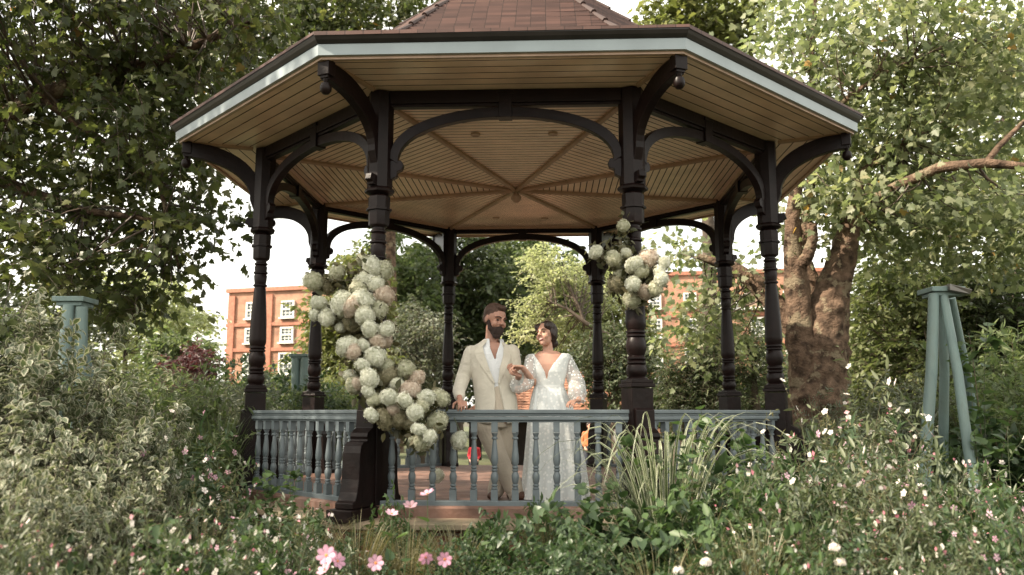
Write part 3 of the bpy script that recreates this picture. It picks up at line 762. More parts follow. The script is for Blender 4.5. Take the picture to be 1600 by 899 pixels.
# ------------------------------------------------------------------ trees
def E(px, py, y, rx, ry, rz, n, shell=.5):
    p = pix(px, py, y); return (p.x, p.y, p.z, rx, ry, rz, n, shell)
def L(*pp): return [tuple(pix(*q)) for q in pp]
# big plane on the left, hanging over the scene
p = pix(-230, 640, 13)
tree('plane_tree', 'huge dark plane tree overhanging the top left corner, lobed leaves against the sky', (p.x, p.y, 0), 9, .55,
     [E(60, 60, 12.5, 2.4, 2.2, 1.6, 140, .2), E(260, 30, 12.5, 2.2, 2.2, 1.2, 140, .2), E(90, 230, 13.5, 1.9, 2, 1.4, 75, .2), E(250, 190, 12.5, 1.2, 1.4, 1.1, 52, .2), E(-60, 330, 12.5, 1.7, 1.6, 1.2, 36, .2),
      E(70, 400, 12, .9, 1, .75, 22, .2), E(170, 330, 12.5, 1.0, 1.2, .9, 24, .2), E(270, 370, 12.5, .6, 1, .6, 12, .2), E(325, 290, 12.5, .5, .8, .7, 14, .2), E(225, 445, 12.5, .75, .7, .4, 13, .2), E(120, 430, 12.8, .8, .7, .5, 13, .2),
      (-9.4, 5.6, 9.5, 2.4, 3.4, 2.6, 260, .1)],  # unseen leaf mass added left of the view to keep sun off the deck
     30, (.34, .34, .26), T_PLANE, .135, G['plane_shaded'], BARK, limbs=[
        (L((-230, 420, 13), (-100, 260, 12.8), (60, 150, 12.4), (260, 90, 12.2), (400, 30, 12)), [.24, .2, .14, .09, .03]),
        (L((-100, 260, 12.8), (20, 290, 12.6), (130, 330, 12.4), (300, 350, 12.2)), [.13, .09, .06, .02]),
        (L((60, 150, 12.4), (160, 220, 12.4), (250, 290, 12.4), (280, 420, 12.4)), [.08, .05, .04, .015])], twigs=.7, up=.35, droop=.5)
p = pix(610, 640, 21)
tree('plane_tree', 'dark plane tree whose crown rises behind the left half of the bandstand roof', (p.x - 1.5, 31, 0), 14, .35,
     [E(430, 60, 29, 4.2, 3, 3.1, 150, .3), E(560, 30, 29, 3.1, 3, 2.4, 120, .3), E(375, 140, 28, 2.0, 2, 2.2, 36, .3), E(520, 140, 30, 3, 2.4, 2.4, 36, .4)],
     40, (.55, .5, .42), T_PLANE, .20, G['plane_shaded'], BARK, twigs=.5, up=.35)
from mathutils import noise as mnoise
# plane with the big trunk on the right
YT = 14.6
root = empty('plane_tree', tuple(pix(1283, 640, YT).xy) + (0,), label='massive old plane tree with a knobbly brown trunk right of the bandstand', cat='tree')
tb = root.location
def trunk_lump(b, pts, rads, n=56, amp=.12, seed=0):
    """burred trunk: tube with lumpy radius"""
    rr = np.random.default_rng(seed); ph = rr.random((14, 3)) * 6.28; fr = rr.uniform(1.5, 7, (14, 2))
    P = [Vector(p) - tb for p in pts]
    # resample
    M_ = 90; out = []; rd = []
    seg = [0]
    for a_, c_ in zip(P, P[1:]): seg.append(seg[-1] + (c_ - a_).length)
    for k in range(M_):
        s_ = seg[-1] * k / (M_ - 1); i = max(j for j in range(len(seg) - 1) if seg[j] <= s_ + 1e-9); t = (s_ - seg[i]) / (seg[i + 1] - seg[i])
        out.append(P[i].lerp(P[i + 1], t)); rd.append(rads[i] * (1 - t) + rads[i + 1] * t)
    for _ in range(3): out = [out[0]] + [(out[i - 1] + out[i] * 2 + out[i + 1]) / 4 for i in range(1, M_ - 1)] + [out[-1]]
    b.tube(out, rd, n)
    base = len(b.v) - M_ * n
    for k in range(M_):
        for j in range(n):
            th = 2 * math.pi * j / n; v_ = Vector(b.v[base + k * n + j]); c_ = out[k]
            s_ = 0
            for q in range(14): s_ += math.sin(round(fr[q, 0]) * th + ph[q, 0] + k * .12 * fr[q, 1] + ph[q, 1]) / (1 + q * .12)
            s_ = s_ / 6 + 1.3 * mnoise.noise((v_ - c_).normalized() * 1.6 + Vector((0, seed, k * .055 * fr[0, 1]))) + .6 * mnoise.noise(v_ * 6.0)+ .35 * mnoise.noise(v_ * 15.0)
            b.v[base + k * n + j] = tuple(c_ + (v_ - c_) * (1 + amp * s_))
b = MB()
trunk_lump(b, L((1275, 760, YT), (1277, 700, YT), (1280, 600, YT), (1286, 520, YT), (1300, 455, YT), (1318, 400, YT), (1330, 340, YT)), [.72, .58, .45, .42, .30, .22, .17], amp=.12, seed=3)
trunk_lump(b, L((1262, 600, YT), (1252, 530, YT - .1), (1246, 460, YT - .1), (1240, 400, YT - .2), (1238, 340, YT - .3), (1250, 250, YT - .3)), [.30, .25, .21, .17, .12, .08], amp=.10, seed=5)
trunk_lump(b, L((1280, 520, YT + .3), (1268, 460, YT + .4), (1252, 410, YT + .5), (1262, 330, YT + .6)), [.30, .24, .17, .09], amp=.08, seed=8)
trunk_lump(b, L((1262, 540, YT), (1222, 490, YT + .2), (1186, 448, YT + .3), (1148, 420, YT + .4), (1090, 400, YT + .5)), [.22, .19, .165, .12, .05], amp=.05, seed=9)
trunk_lump(b, L((1244, 420, YT - .2), (1262, 400, YT - .4), (1270, 375, YT - .5), (1268, 350, YT - .5)), [.13, .10, .085, .09], amp=.12, seed=11)
b.build('trunk', BARK, root, smooth=80)
for pp, rr in ((((1330, 350, YT), (1352, 318, YT), (1400, 292, YT - 1), (1468, 262, YT - 1.9), (1540, 255, YT - 2.2), (1620, 262, YT - 2.4)), [.13, .11, .09, .085, .075, .05]),
               (((1330, 345, YT), (1348, 270, YT), (1392, 230, YT), (1440, 215, YT)), [.11, .08, .05, .02]),
               (((1540, 255, YT - 2.2), (1560, 230, YT - 2.2), (1600, 190, YT - 2.2), (1640, 170, YT - 2.2)), [.05, .045, .035, .02]),
               (((1250, 260, YT - .3), (1290, 180, YT - .3), (1370, 120, YT - .4), (1430, 90, YT - .4), (1530, 60, YT)), [.07, .05, .035, .02, .01]),
               (((1265, 335, YT + .6), (1272, 200, YT + .8), (1268, 90, YT + .8), (1275, -40, YT + .8)), [.09, .07, .06, .05]),
               (((1385, 125, YT), (1362, 85, YT), (1328, 45, YT)), [.03, .02, .012])):
    bb = MB(); bb.tube([Vector(q) - tb for q in L(*pp)], rr, 8); bb.build('limb', BARK, root, smooth=80)
cc = [E(1450, 60, 14, 2.2, 2, 1.1, 74, .2), E(1300, 40, 15.5, 1.7, 2, 1.0, 40, .2), E(1540, 150, 15, 1.6, 1.8, 1.2, 62, .2), E(1400, 170, 14.6, 1.3, 1.6, 1.1, 46, .2), E(1330, 250, 15, 1.1, 1.2, 1.0, 36, .2),
      E(1480, 310, 15.4, 1.5, 1.5, .8, 40, .2), E(1400, 350, 15.4, 1.2, 1.2, .9, 34, .2), E(1560, 370, 14.6, 1.1, 1.3, .8, 36, .2), E(1270, 330, 15, .8, 1, .7, 20, .2), E(1440, 290, 12.8, .9, .4, .18, 3, .1), E(1570, 310, 12.6, .8, .4, .2, 4, .1), E(1340, 310, 13.6, .6, .4, .4, 6, .1), E(1130, 440, 15.5, .7, .9, .45, 9, .2), E(1095, 520, 16, .6, .8, .7, 13, .2), E(1080, 392, 16, .7, .9, .25, 6, .2), E(1180, 250, 17, .9, 1, .6, 10, .2)]
allc = np.concatenate([crown_centres(e, e[6], e[7]) for e in cc]) - np.array(tb)
S = Scat(); clump_leaves(S, allc, 36, np.array((.36, .36, .22)), T_PLANE, .125, up=.5, droop=.4); S.build('crown', G['plane_lit'], root)
W = Scat(); n = len(allc); dd = rdir(n) * .5; dd[:, 2] -= .3
t = np.linspace(0, 1, 5)[None, :, None]; _ls = [L(*pp) for pp in (((1330, 350, YT), (1352, 318, YT), (1400, 292, YT - 1), (1468, 262, YT - 1.9), (1540, 255, YT - 2.2)), ((1330, 345, YT), (1348, 270, YT), (1392, 230, YT), (1440, 215, YT)), ((1250, 260, YT - .3), (1290, 180, YT - .3), (1370, 120, YT - .4), (1430, 90, YT - .4), (1530, 60, YT)), ((1265, 335, YT + .6), (1272, 200, YT + .8), (1268, 90, YT + .8)), ((1222, 490, YT + .2), (1186, 448, YT + .3), (1148, 420, YT + .4), (1090, 400, YT + .5)))]
src = np.array([(Vector(a_).lerp(Vector(b_), t_) - tb) for l_ in _ls for a_, b_ in zip(l_, l_[1:]) for t_ in (0, .2, .4, .6, .8)])
j = (((allc[:, None] - src[None]) ** 2).sum(-1) * rng.uniform(.5, 2, (len(allc), len(src)))).argmin(1); P0 = src[j]; kp = np.linalg.norm(allc - P0, axis=1) < 1.7; P0 = P0[kp]; allc = allc[kp]; dd = dd[kp]; md = (P0 + allc) / 2 + dd * .4
W.curves((1 - t) ** 2 * P0[:, None] + 2 * t * (1 - t) * md[:, None] + t * t * allc[:, None], .018, .005, 0, 4); W.build('branch', G['wood'], root)

def btree(px, top, bot, y, wpx, leafm, label, name='tree', n=120, per=60, size=.2, T=T_OVAL, sd=.4, shell=.45, up=.6, trunk=True, extra=(), barkm=None, tr=.22, **k):
    """background tree filling a span of the photo: wide wpx, from row top to row bot"""
    c_ = pix(px, (top + bot) / 2, y); hz = (pix(px, top, y).z - pix(px, bot, y).z) / 2; rx = wpx / 2 / 1324.85 * y
    e = [(c_.x, c_.y, c_.z, rx, rx * .8, hz, int(n * .45), shell)]
    for q in range(5):
        a_ = q * 1.256 + px; e.append((c_.x + rx * .5 * math.cos(a_), c_.y + rx * .4 * math.sin(a_), c_.z + hz * .45 * math.sin(a_ * 1.7), rx * .55, rx * .5, hz * .5, int(n * .11), .4))
    return tree(name, label, (c_.x, c_.y, 0), c_.z, tr, e + list(extra), per, (sd, sd, sd * .7), T, size, leafm, barkm, twigs=.25, up=up, trunk=trunk, **k)
GB = 'trees standing beyond the bandstand'
btree(545, 385, 640, 27, 130, G['yel'], 'bright yellow green tree beside the orange brick building, behind the left bandstand posts', n=170, per=60, size=.19, group=GB)
btree(400, 600, 670, 30, 120, G['mid'], 'low rounded green tree at the foot of the left brick building', n=60, per=60, size=.2, group=GB)
btree(610, 350, 640, 33, 190, G['mid'], 'tall mid green tree filling the second opening of the bandstand from the left', n=240, per=60, size=.22, group=GB)
btree(720, 350, 600, 36, 200, G['dark'], 'darkest tall tree directly behind the groom', n=300, per=60, size=.24, group=GB)
btree(820, 345, 560, 40, 200, G['mid'], 'tall green tree rising above the head of the bride, behind the pale tree', n=260, per=60, size=.24, group=GB)
btree(655, 470, 650, 22, 130, G['grey'], 'grey green leafy bush behind the left of the couple', name='bush', n=130, per=60, size=.10, sd=.26, group=GB)
btree(575, 540, 660, 20, 130, G['yel'], 'light green bush seen below the white flower garland', name='bush', n=90, per=60, size=.09, sd=.25, group=GB)
btree(965, 360, 600, 42, 110, G['yel'], 'light green tree between the back right bandstand posts, in front of the right brick building', n=120, per=60, size=.24, group=GB)
btree(960, 500, 650, 21, 130, G['sage'], 'olive bush behind the right shoulder of the bride', name='bush', n=110, per=60, size=.11, sd=.25, group=GB)
# the pale sunlit tree with bare dark branches
p = pix(905, 640, 25)
tree('pale_tree', 'pale cream green sunlit tree with bare forked branches behind the bride', (pix(1000, 640, 25).x, 25, 0), 3.2, .16,
     [E(860, 430, 25, 1.0, 1.2, .8, 60, .1), E(840, 500, 25, .7, 1, .9, 40, .1), E(930, 450, 25.5, 1.0, 1.2, .9, 55, .1), E(905, 520, 25.8, .9, 1, .7, 50, .1), E(960, 560, 25.5, 1.0, 1, .9, 60, .1), E(880, 590, 25.4, .8, .9, .5, 36, .1)],
     60, (.24, .24, .2), T_OVAL, .10, G['pale'], limbs=[(L((1000, 560, 25), (960, 530, 24.4), (915, 505, 24.2), (885, 482, 24.2), (855, 470, 24.2)), [.13, .10, .07, .045, .02]), (L((912, 503, 24.2), (905, 480, 24.2), (893, 455, 24.2)), [.05, .04, .02]), (L((1005, 640, 25), (1000, 560, 25)), [.16, .13])], twigs=.4, droop=.1, up=.8)
YW = 'dark clipped yews behind the right side'
for px, tp, wd, lab in ((1095, 505, 60, 'narrow dark yew nearest the right front flower post'), (1130, 470, 80, 'tallest dark yew behind the right side of the balustrade'), (1178, 490, 80, 'broad dark yew beside the plane tree trunk'), (1062, 560, 60, 'lowest dark yew of the row, behind the striped grass')):
    btree(px, tp, 680, 19, wd, G['dark'], lab, name='yew', cat='tree', n=110, per=90, size=.07, T=T_LANCE, sd=.16, shell=.75, group=YW)
# left background
GL = 'trees in the left distance'
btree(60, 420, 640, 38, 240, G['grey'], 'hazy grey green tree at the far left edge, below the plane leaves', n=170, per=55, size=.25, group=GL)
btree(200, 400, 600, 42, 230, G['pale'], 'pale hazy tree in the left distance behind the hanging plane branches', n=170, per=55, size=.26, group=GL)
btree(285, 510, 640, 32, 110, G['mid'], 'mid green tree in front of the pale one, left of the copper bush', n=100, per=55, size=.2, group=GL)
btree(298, 538, 640, 24, 80, G['copper'], 'dark red copper leaved bush left of the brick building', name='copper_bush', cat='bush', n=70, per=60, size=.10, sd=.22)
btree(-20, 470, 680, 17, 190, G['dark'], 'dark shrubbery at the far left edge behind the variegated dogwood', name='bush', n=110, per=60, size=.12, sd=.3)
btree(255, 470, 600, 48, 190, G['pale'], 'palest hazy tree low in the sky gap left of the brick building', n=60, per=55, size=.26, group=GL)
btree(1110, 450, 600, 45, 170, G['yel'], 'thin light green tree in front of the right brick building', n=50, per=40, size=.22, group=GL)
# right background: ivy mass, tall trees
GR = 'trees on the right'
btree(1420, 380, 680, 18.5, 230, G['ivy'], 'ivy clad mass of light green leaves right of the big trunk', name='ivy_tree', n=200, per=50, size=.15, sd=.34, shell=.5, group=GR)
btree(1565, 370, 690, 18, 230, G['dark'], 'dark tree at the right edge behind the blue tripod', n=260, per=60, size=.14, sd=.3, group=GR)
btree(1480, 180, 440, 24, 330, G['yel'], 'mid green tree behind the long pale limb at the upper right', n=170, per=40, size=.19, group=GR)
btree(1390, 420, 640, 26, 250, G['ivy'], 'green tree filling the gap right of the plane trunk', n=160, per=60, size=.18, group=GR)
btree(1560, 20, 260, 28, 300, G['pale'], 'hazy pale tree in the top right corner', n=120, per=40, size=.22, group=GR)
btree(1090, -40, 110, 24, 200, G['yel'], 'tall tree showing above the right end of the bandstand roof', n=90, per=45, size=.2, T=T_PLANE, group=GR, tr=.3)
btree(1240, 560, 680, 24, 200, G['dark'], 'dark undergrowth tree directly behind the plane trunk', n=90, per=60, size=.16, group=GR)
# far belt
GF = 'far belt of trees along the horizon'
for px, tp, wd, mt_, lab in ((130, 540, 260, 'mid', 'far belt tree at the left, under the pale tree'), (470, 585, 220, 'mid', 'far belt tree below the left brick building'), (640, 420, 260, 'dark', 'far belt tree seen between the left back posts'),
                       (800, 400, 260, 'dark', 'far belt tree closing the view behind the couple'), (930, 430, 220, 'mid', 'far belt tree right of the bride'), (1110, 590, 260, 'mid', 'far belt tree under the right brick building'),
                       (1330, 500, 300, 'mid', 'far belt tree behind the plane trunk'), (1540, 420, 280, 'dark', 'far belt tree at the right edge')):
    btree(px, tp, 670, 50, wd, G[mt_], lab, n=150, per=50, size=.36, sd=.7, group=GF)
# ------------------------------------------------------------------ garden plants
VG = (G['vargreen'], G['cream'])
make_kind('dog', 'variegated_dogwood', 'shrub', 3, H=1.9, spread=.75, nst=34, T=T_VAR, size=.060, per=20, leafm=VG, stemm=G['wood'], tw=11, twl=.22, bend=.5, up=.7)
make_kind('salvia', 'flowering_shrub', 'shrub', 3, H=1.1, spread=.55, nst=26, T=T_LANCE, size=.06, per=16, leafm=G['sage'], tw=7, twl=.20, flower=T_SMALLF, fl_n=55, fl_size=.03, fmats=(G['white'], G['red']), up=.4, srad=.003)
make_kind('heart', 'broad_leaved_shrub', 'shrub', 3, H=1.1, spread=.5, nst=18, T=T_HEART, size=.085, per=11, leafm=G['shrubd'], tw=5, twl=.2, up=.7, droop=.5)
make_kind('fresh', 'leafy_shrub', 'shrub', 3, H=1.0, spread=.5, nst=22, T=T_OVAL, size=.07, per=14, leafm=G['shrub'], tw=6, twl=.2, up=.6)
make_kind('small', 'small_leaved_shrub', 'shrub', 2, H=.9, spread=.6, nst=30, T=T_OVAL, size=.035, per=22, leafm=G['shrubd'], tw=12, twl=.2, up=.5, srad=.003)
make_kind('tall', 'tall_green_shrub', 'shrub', 2, H=2.0, spread=.8, nst=40, T=T_LANCE, size=.10, per=18, leafm=G['mid'], tw=8, twl=.3, up=.4)
make_kind('wisp', 'pale_airy_shrub', 'shrub', 2, H=2.0, spread=.8, nst=44, T=T_LANCE, size=.07, per=22, leafm=G['grey'], tw=9, twl=.3, up=.3, srad=.003)
make_kind('sprig', 'slender_upright_plant', 'plant', 2, H=1.4, spread=.2, nst=5, T=T_HEART, size=.065, per=14, leafm=G['shrub'], tw=2, twl=.14, up=.6, bend=.2, low=.05)
make_kind('pinks', 'pink_flowering_plant', 'plant', 2, H=1.1, spread=.5, nst=26, T=T_LANCE, size=.07, per=14, leafm=G['shrubd'], tw=5, twl=.22, flower=petals(5, .34, .1, 0, 1, .14), fl_n=34, fl_size=.022, fmats=(G['pink'], G['white']), up=.4, srad=.003)
GD = 'variegated dogwoods on the left'
for i, (px, py, y, w_, lab) in enumerate([
    (95, 440, 5.6, .85, 'tallest cream and green variegated dogwood, rising in front of the left blue tripod'),
    (10, 468, 5.2, 1.0, 'variegated dogwood cut off by the left edge, topmost shoots level with the tripod cap'),
    (180, 560, 5.9, .75, 'variegated dogwood at the right shoulder of the tallest one'),
    (230, 660, 5.6, .65, 'outer variegated dogwood leaning toward the bandstand'),
    (60, 610, 4.2, .85, 'variegated dogwood in front of the tallest one, half its height'),
    (150, 655, 4.3, .8, 'middle variegated dogwood of the front row'),
    (-10, 660, 3.7, .7, 'nearest variegated dogwood in the lower left corner'),
    (110, 750, 3.7, .6, 'low variegated dogwood above the bottom edge, right of the corner one'),
    (215, 740, 4.4, .6, 'low variegated dogwood with white flowers before it')]):
    place('dog', px, py, y, lab, GD, w_, v=i)
# mid distance left
GM = 'green shrubs between the dogwood and the bandstand'
place('tall', 262, 560, 9.5, 'tall green shrub directly right of the variegated dogwood', GM)
place('tall', 215, 545, 10.5, 'tall green shrub half hidden behind the dogwood shoots', GM)
place('wisp', 330, 590, 10.5, 'pale airy shrub left of the outer left bandstand post', GM)
place('wisp', 360, 560, 13, 'pale airy shrub below the copper bush and brick building', GM)
place('wisp', 440, 590, 15.5, 'pale airy shrub seen over the left balustrade', GM)
place('wisp', 285, 575, 12, 'pale airy shrub below the copper bush', GM)
place('tall', 300, 640, 8.6, 'green shrub at the foot of the outer left bandstand post', GM)
place('tall', 140, 600, 9, 'green shrub behind the lower part of the dogwood', GM)
place('tall', 30, 600, 9, 'green shrub at the far left behind the dogwood', GM)
place('tall', 530, 600, 15.5, 'green shrub seen through the left back opening over the rail', GM)
place('tall', 480, 585, 15.2, 'dark green shrub around the small blue post behind the balustrade', GM)
place('small', 420, 560, 16, 'rounded shrub behind the left balustrade below the orange building', GM, w=1.1)
# behind the bandstand, right
GQ = 'green shrubs right of the bandstand'
place('tall', 1300, 640, 12.8, 'green shrub at the foot of the big plane trunk', GQ)
place('wisp', 1350, 590, 11.5, 'pale airy shrub right of the plane trunk', GQ)
place('wisp', 1400, 575, 10.5, 'pale airy shrub just left of the blue tripod', GQ)
place('tall', 1560, 540, 10.5, 'green shrub behind the right leg of the blue tripod', GQ)
place('tall', 1490, 590, 10.2, 'green shrub standing inside the blue tripod', GQ)
place('wisp', 1250, 630, 10.5, 'pale airy shrub right of the outer right bandstand post', GQ, w=.8)
place('tall', 1590, 470, 12, 'tall green shrub at the right edge level with the tripod cap', GQ)
# front right
GS = 'white and crimson flowering shrubs'
for i, (px, py, y, w_, lab) in enumerate([
    (1262, 648, 6.4, .9, 'white and crimson flowering shrub beside the outer right pedestal'),
    (1330, 645, 7.2, 1.0, 'white and crimson flowering shrub below the plane trunk'),
    (1385, 625, 6.8, .8, 'white and crimson flowering shrub left of the tripod foot'),
    (1390, 672, 5.0, .8, 'white and crimson flowering shrub in front of the tripod'),
    (1480, 750, 5.6, .7, 'white and crimson flowering shrub between the tripod feet'),
    (1605, 715, 5.8, .7, 'white and crimson flowering shrub at the right edge under the tripod'),
    (1300, 702, 4.8, .8, 'white and crimson flowering shrub in the lower right, left of centre of that corner'),
    (1210, 732, 4.6, .7, 'white and crimson flowering shrub at the right end of the striped grass'),
    (1440, 762, 3.9, .6, 'nearest white and crimson flowering shrub below the tripod'),
    (300, 770, 4.6, .75, 'white and crimson flowering shrub right of the dogwoods, before the brick plinth'),
    (390, 775, 5.0, .75, 'white and crimson flowering shrub in front of the left plinth corner'),
    (470, 800, 4.6, .65, 'white and crimson flowering shrub below the left balustrade'),
    (330, 700, 6.8, .7, 'white and crimson flowering shrub at the left pedestal'),
    (240, 800, 3.7, .6, 'white and crimson flowering shrub at the bottom edge beside the dogwood'),
    (60, 800, 3.4, .6, 'white and crimson flowering shrub nearest the lower left corner'),
    (150, 820, 3.5, .6, 'white and crimson flowering shrub at the bottom edge, second from the lower left corner'),
    (520, 850, 4.3, .6, 'white and crimson flowering shrub behind the largest pink flowers'),
    (1520, 820, 3.6, .6, 'white and crimson flowering shrub nearest the lower right corner'),
    (1360, 850, 3.5, .6, 'white and crimson flowering shrub at the bottom edge left of the lower right corner'),
    (1160, 850, 3.8, .5, 'white and crimson flowering shrub at the bottom edge under the right balustrade'),
    (360, 830, 3.8, .6, 'white and crimson flowering shrub at the bottom edge below the plinth corner')]):
    place('salvia', px, py, y, lab, GS, w_, v=i)
make_kind('stemmy', 'tall_wildflower', 'plant', 3, H=1.4, spread=.5, nst=9, T=T_LANCE, size=.07, per=9, leafm=G['sage'], tw=3, twl=.28, flower=petals(5, .4, .15, 0, 1, .15), fl_n=22, fl_size=.021, fmats=(G['white'], G['red']), up=.3, srad=.0028, bend=.25, low=.05)
make_kind('dry', 'dry_seed_stems', 'plant', 2, H=1.3, spread=.6, nst=12, T=T_LANCE, size=.035, per=14, leafm=G['straw'], tw=7, twl=.18, up=.2, srad=.0025, bend=.3, stemm=G['straw'])
make_kind('whitef', 'white_flowering_plant', 'plant', 2, H=1.0, spread=.5, nst=24, T=T_OVAL, size=.06, per=12, leafm=G['shrub'], tw=6, twl=.16, flower=petals(5, .42, .1, 0, 1, .1), fl_n=70, fl_size=.022, fmats=(G['white'], G['cream']), up=.4)
GT = 'tall loose wildflowers'
for i, (k, px, py, y, lab) in enumerate([('stemmy', 270, 640, 5.6, 'tall loose wildflower rising right of the dogwood'), ('stemmy', 330, 660, 6.2, 'tall loose wildflower before the outer left pedestal'), ('stemmy', 210, 690, 4.6, 'tall loose wildflower poking out of the dogwood front'),
    ('stemmy', 1250, 590, 6.0, 'tall loose wildflower overlapping the outer right pedestal'), ('stemmy', 1340, 560, 6.6, 'tall loose wildflower before the plane trunk'), ('stemmy', 1425, 640, 5.8, 'tall loose wildflower left of the tripod foot'), ('stemmy', 1590, 640, 5.6, 'tall loose wildflower right of the tripod foot'), ('stemmy', 1310, 660, 4.6, 'tall loose wildflower in the lower right bed'),
    ('dry', 1290, 600, 6.8, 'dry straw coloured seed stems at the foot of the plane trunk'), ('dry', 1420, 690, 4.8, 'dry straw coloured seed stems below the tripod'), ('dry', 1110, 800, 4.2, 'dry straw coloured stems at the bottom right of centre'), ('dry', 620, 810, 5.6, 'dry straw coloured stems before the left front pedestal'), ('dry', 830, 790, 5.8, 'dry straw coloured stems below the bride'), ('dry', 300, 720, 5.4, 'dry straw coloured stems left of the brick plinth'),
    ('whitef', 360, 800, 4.2, 'white flowering plant at the lower left below the plinth'), ('whitef', 190, 770, 3.9, 'white flowering plant before the dogwoods'), ('whitef', 430, 760, 5.8, 'white flowering plant overlapping the left plinth coping'), ('whitef', 1605, 700, 6.2, 'white flowering plant at the right edge beside the tripod'), ('whitef', 1180, 680, 6.2, 'white flowering plant before the right pedestal')]):
    place(k, px, py, y, lab, GT, .85, v=i)
GH = 'broad leaved green shrubs before the bandstand'
for i, (k, px, py, y, w_, lab) in enumerate([
    ('heart', 890, 770, 5.0, .8, 'dark broad leaved shrub below the bride'),
    ('heart', 960, 735, 5.2, .8, 'dark broad leaved shrub left of the striped grass'),
    ('heart', 1020, 770, 4.7, .8, 'dark broad leaved shrub at the foot of the striped grass'),
    ('heart', 1130, 715, 5.4, .8, 'broad leaved shrub right of the striped grass, reaching the balustrade'),
    ('heart', 1180, 700, 5.8, .8, 'broad leaved shrub before the right end of the balustrade'),
    ('fresh', 1120, 760, 4.6, .8, 'fresh green shrub below the right balustrade'),
    ('fresh', 1190, 740, 5.0, .8, 'fresh green shrub with pale young leaves before the right pedestal'),
    ('small', 840, 820, 4.7, 1.0, 'small leaved dark shrub at the bottom centre right'),
    ('small', 930, 830, 4.2, .9, 'small leaved dark shrub at the bottom edge below the bride'),
    ('fresh', 770, 800, 5.2, .6, 'fresh green shrub below the groom'),
    ('small', 700, 850, 4.8, .8, 'small leaved shrub at the bottom edge below the couple'),
    ('fresh', 600, 770, 6.3, .5, 'fresh green shrub at the foot of the left front pedestal'),
    ('fresh', 1485, 690, 8.9, .5, 'fresh green shrub climbing the blue tripod'),
    ('heart', 1580, 600, 9.4, .9, 'broad leaved shrub right of the blue tripod'),
    ('fresh', 1560, 760, 4.6, .7, 'fresh green shrub in the lower right corner'),
    ('small', 1330, 800, 4.3, .8, 'small leaved dark shrub under the flowers at the lower right'),
    ('small', 540, 850, 5.0, .8, 'small leaved shrub behind the large pink flowers'),
    ('small', 440, 850, 4.2, .7, 'small leaved shrub at the bottom edge left of the pink flowers'),
    ('heart', 1080, 840, 4.0, .6, 'broad leaved shrub at the bottom edge under the striped grass'),
    ('fresh', 655, 790, 6.6, .5, 'low fresh green shrub against the plinth left of the groom'), ('heart', 765, 788, 6.3, .5, 'low broad leaved shrub against the plinth below the groom'),
    ('fresh', 845, 778, 6.3, .5, 'low fresh green shrub against the plinth between the couple and the striped grass'), ('small', 500, 800, 6.2, .6, 'small leaved shrub hiding the plinth below the left front pedestal'),
    ('fresh', 1230, 850, 3.8, .5, 'fresh green shrub at the bottom edge beside the white round flowers')]):
    place(k, px, py, y, lab, GH, w_, v=i)
GP = 'slender upright plants before the balustrade'
for i, (px, py, y, lab) in enumerate([
    (925, 660, 5.6, 'slender plant rising in front of the balusters right of the bride'), (1115, 600, 5.9, 'tall slender plant rising above the handrail at the right'),
    (1012, 570, 5.9, 'slender plant climbing to the left of the right front post'), (1075, 625, 5.5, 'slender plant above the striped grass'),
    (430, 655, 6.4, 'slender plant in front of the left balustrade'), (455, 700, 6.2, 'lower slender plant in front of the left balustrade'),
    (760, 770, 5.0, 'slender plant with heart shaped leaves below the groom'), (1165, 640, 5.9, 'slender plant before the outer right post'),
    (592, 765, 6.4, 'slender plant at the foot of the left front pedestal'), (735, 800, 5.6, 'slender plant under the bottom rail left of the groom'), (815, 795, 5.4, 'slender plant under the bottom rail between the couple'), (870, 760, 5.2, 'slender plant overlapping the hem of the dress'), (530, 790, 6.0, 'slender plant before the plinth left of the front pedestal'),
    (1516, 470, 8.5, 'slender climber reaching the lamp of the right hand blue tripod'), (100, 480, 7.9, 'slender climber on the left hand blue tripod')]):
    place('sprig', px, py, y, lab, GP, 1, v=i)
GK = 'small pink flowering plants'
for i, (px, py, y, lab) in enumerate([(1240, 690, 5.6, 'pink flowering plant beside the right pedestal'), (1350, 660, 6.0, 'pink flowering plant under the plane trunk'), (1500, 740, 4.6, 'pink flowering plant below the tripod'),
    (1590, 800, 3.8, 'pink flowering plant in the lower right corner'), (290, 660, 6.0, 'pink flowering plant between dogwood and bandstand'), (400, 800, 4.4, 'pink flowering plant before the brick plinth')]):
    place('pinks', px, py, y, lab, GK, .8, v=i)

def plant_at(o, px, py, y, ref_h, w_=1.0, ground=0.0):
    P = pix(px, py, y); H = P.z - ground; o.location = (P.x, P.y, ground); o.scale = (w_, w_, H / ref_h); return o
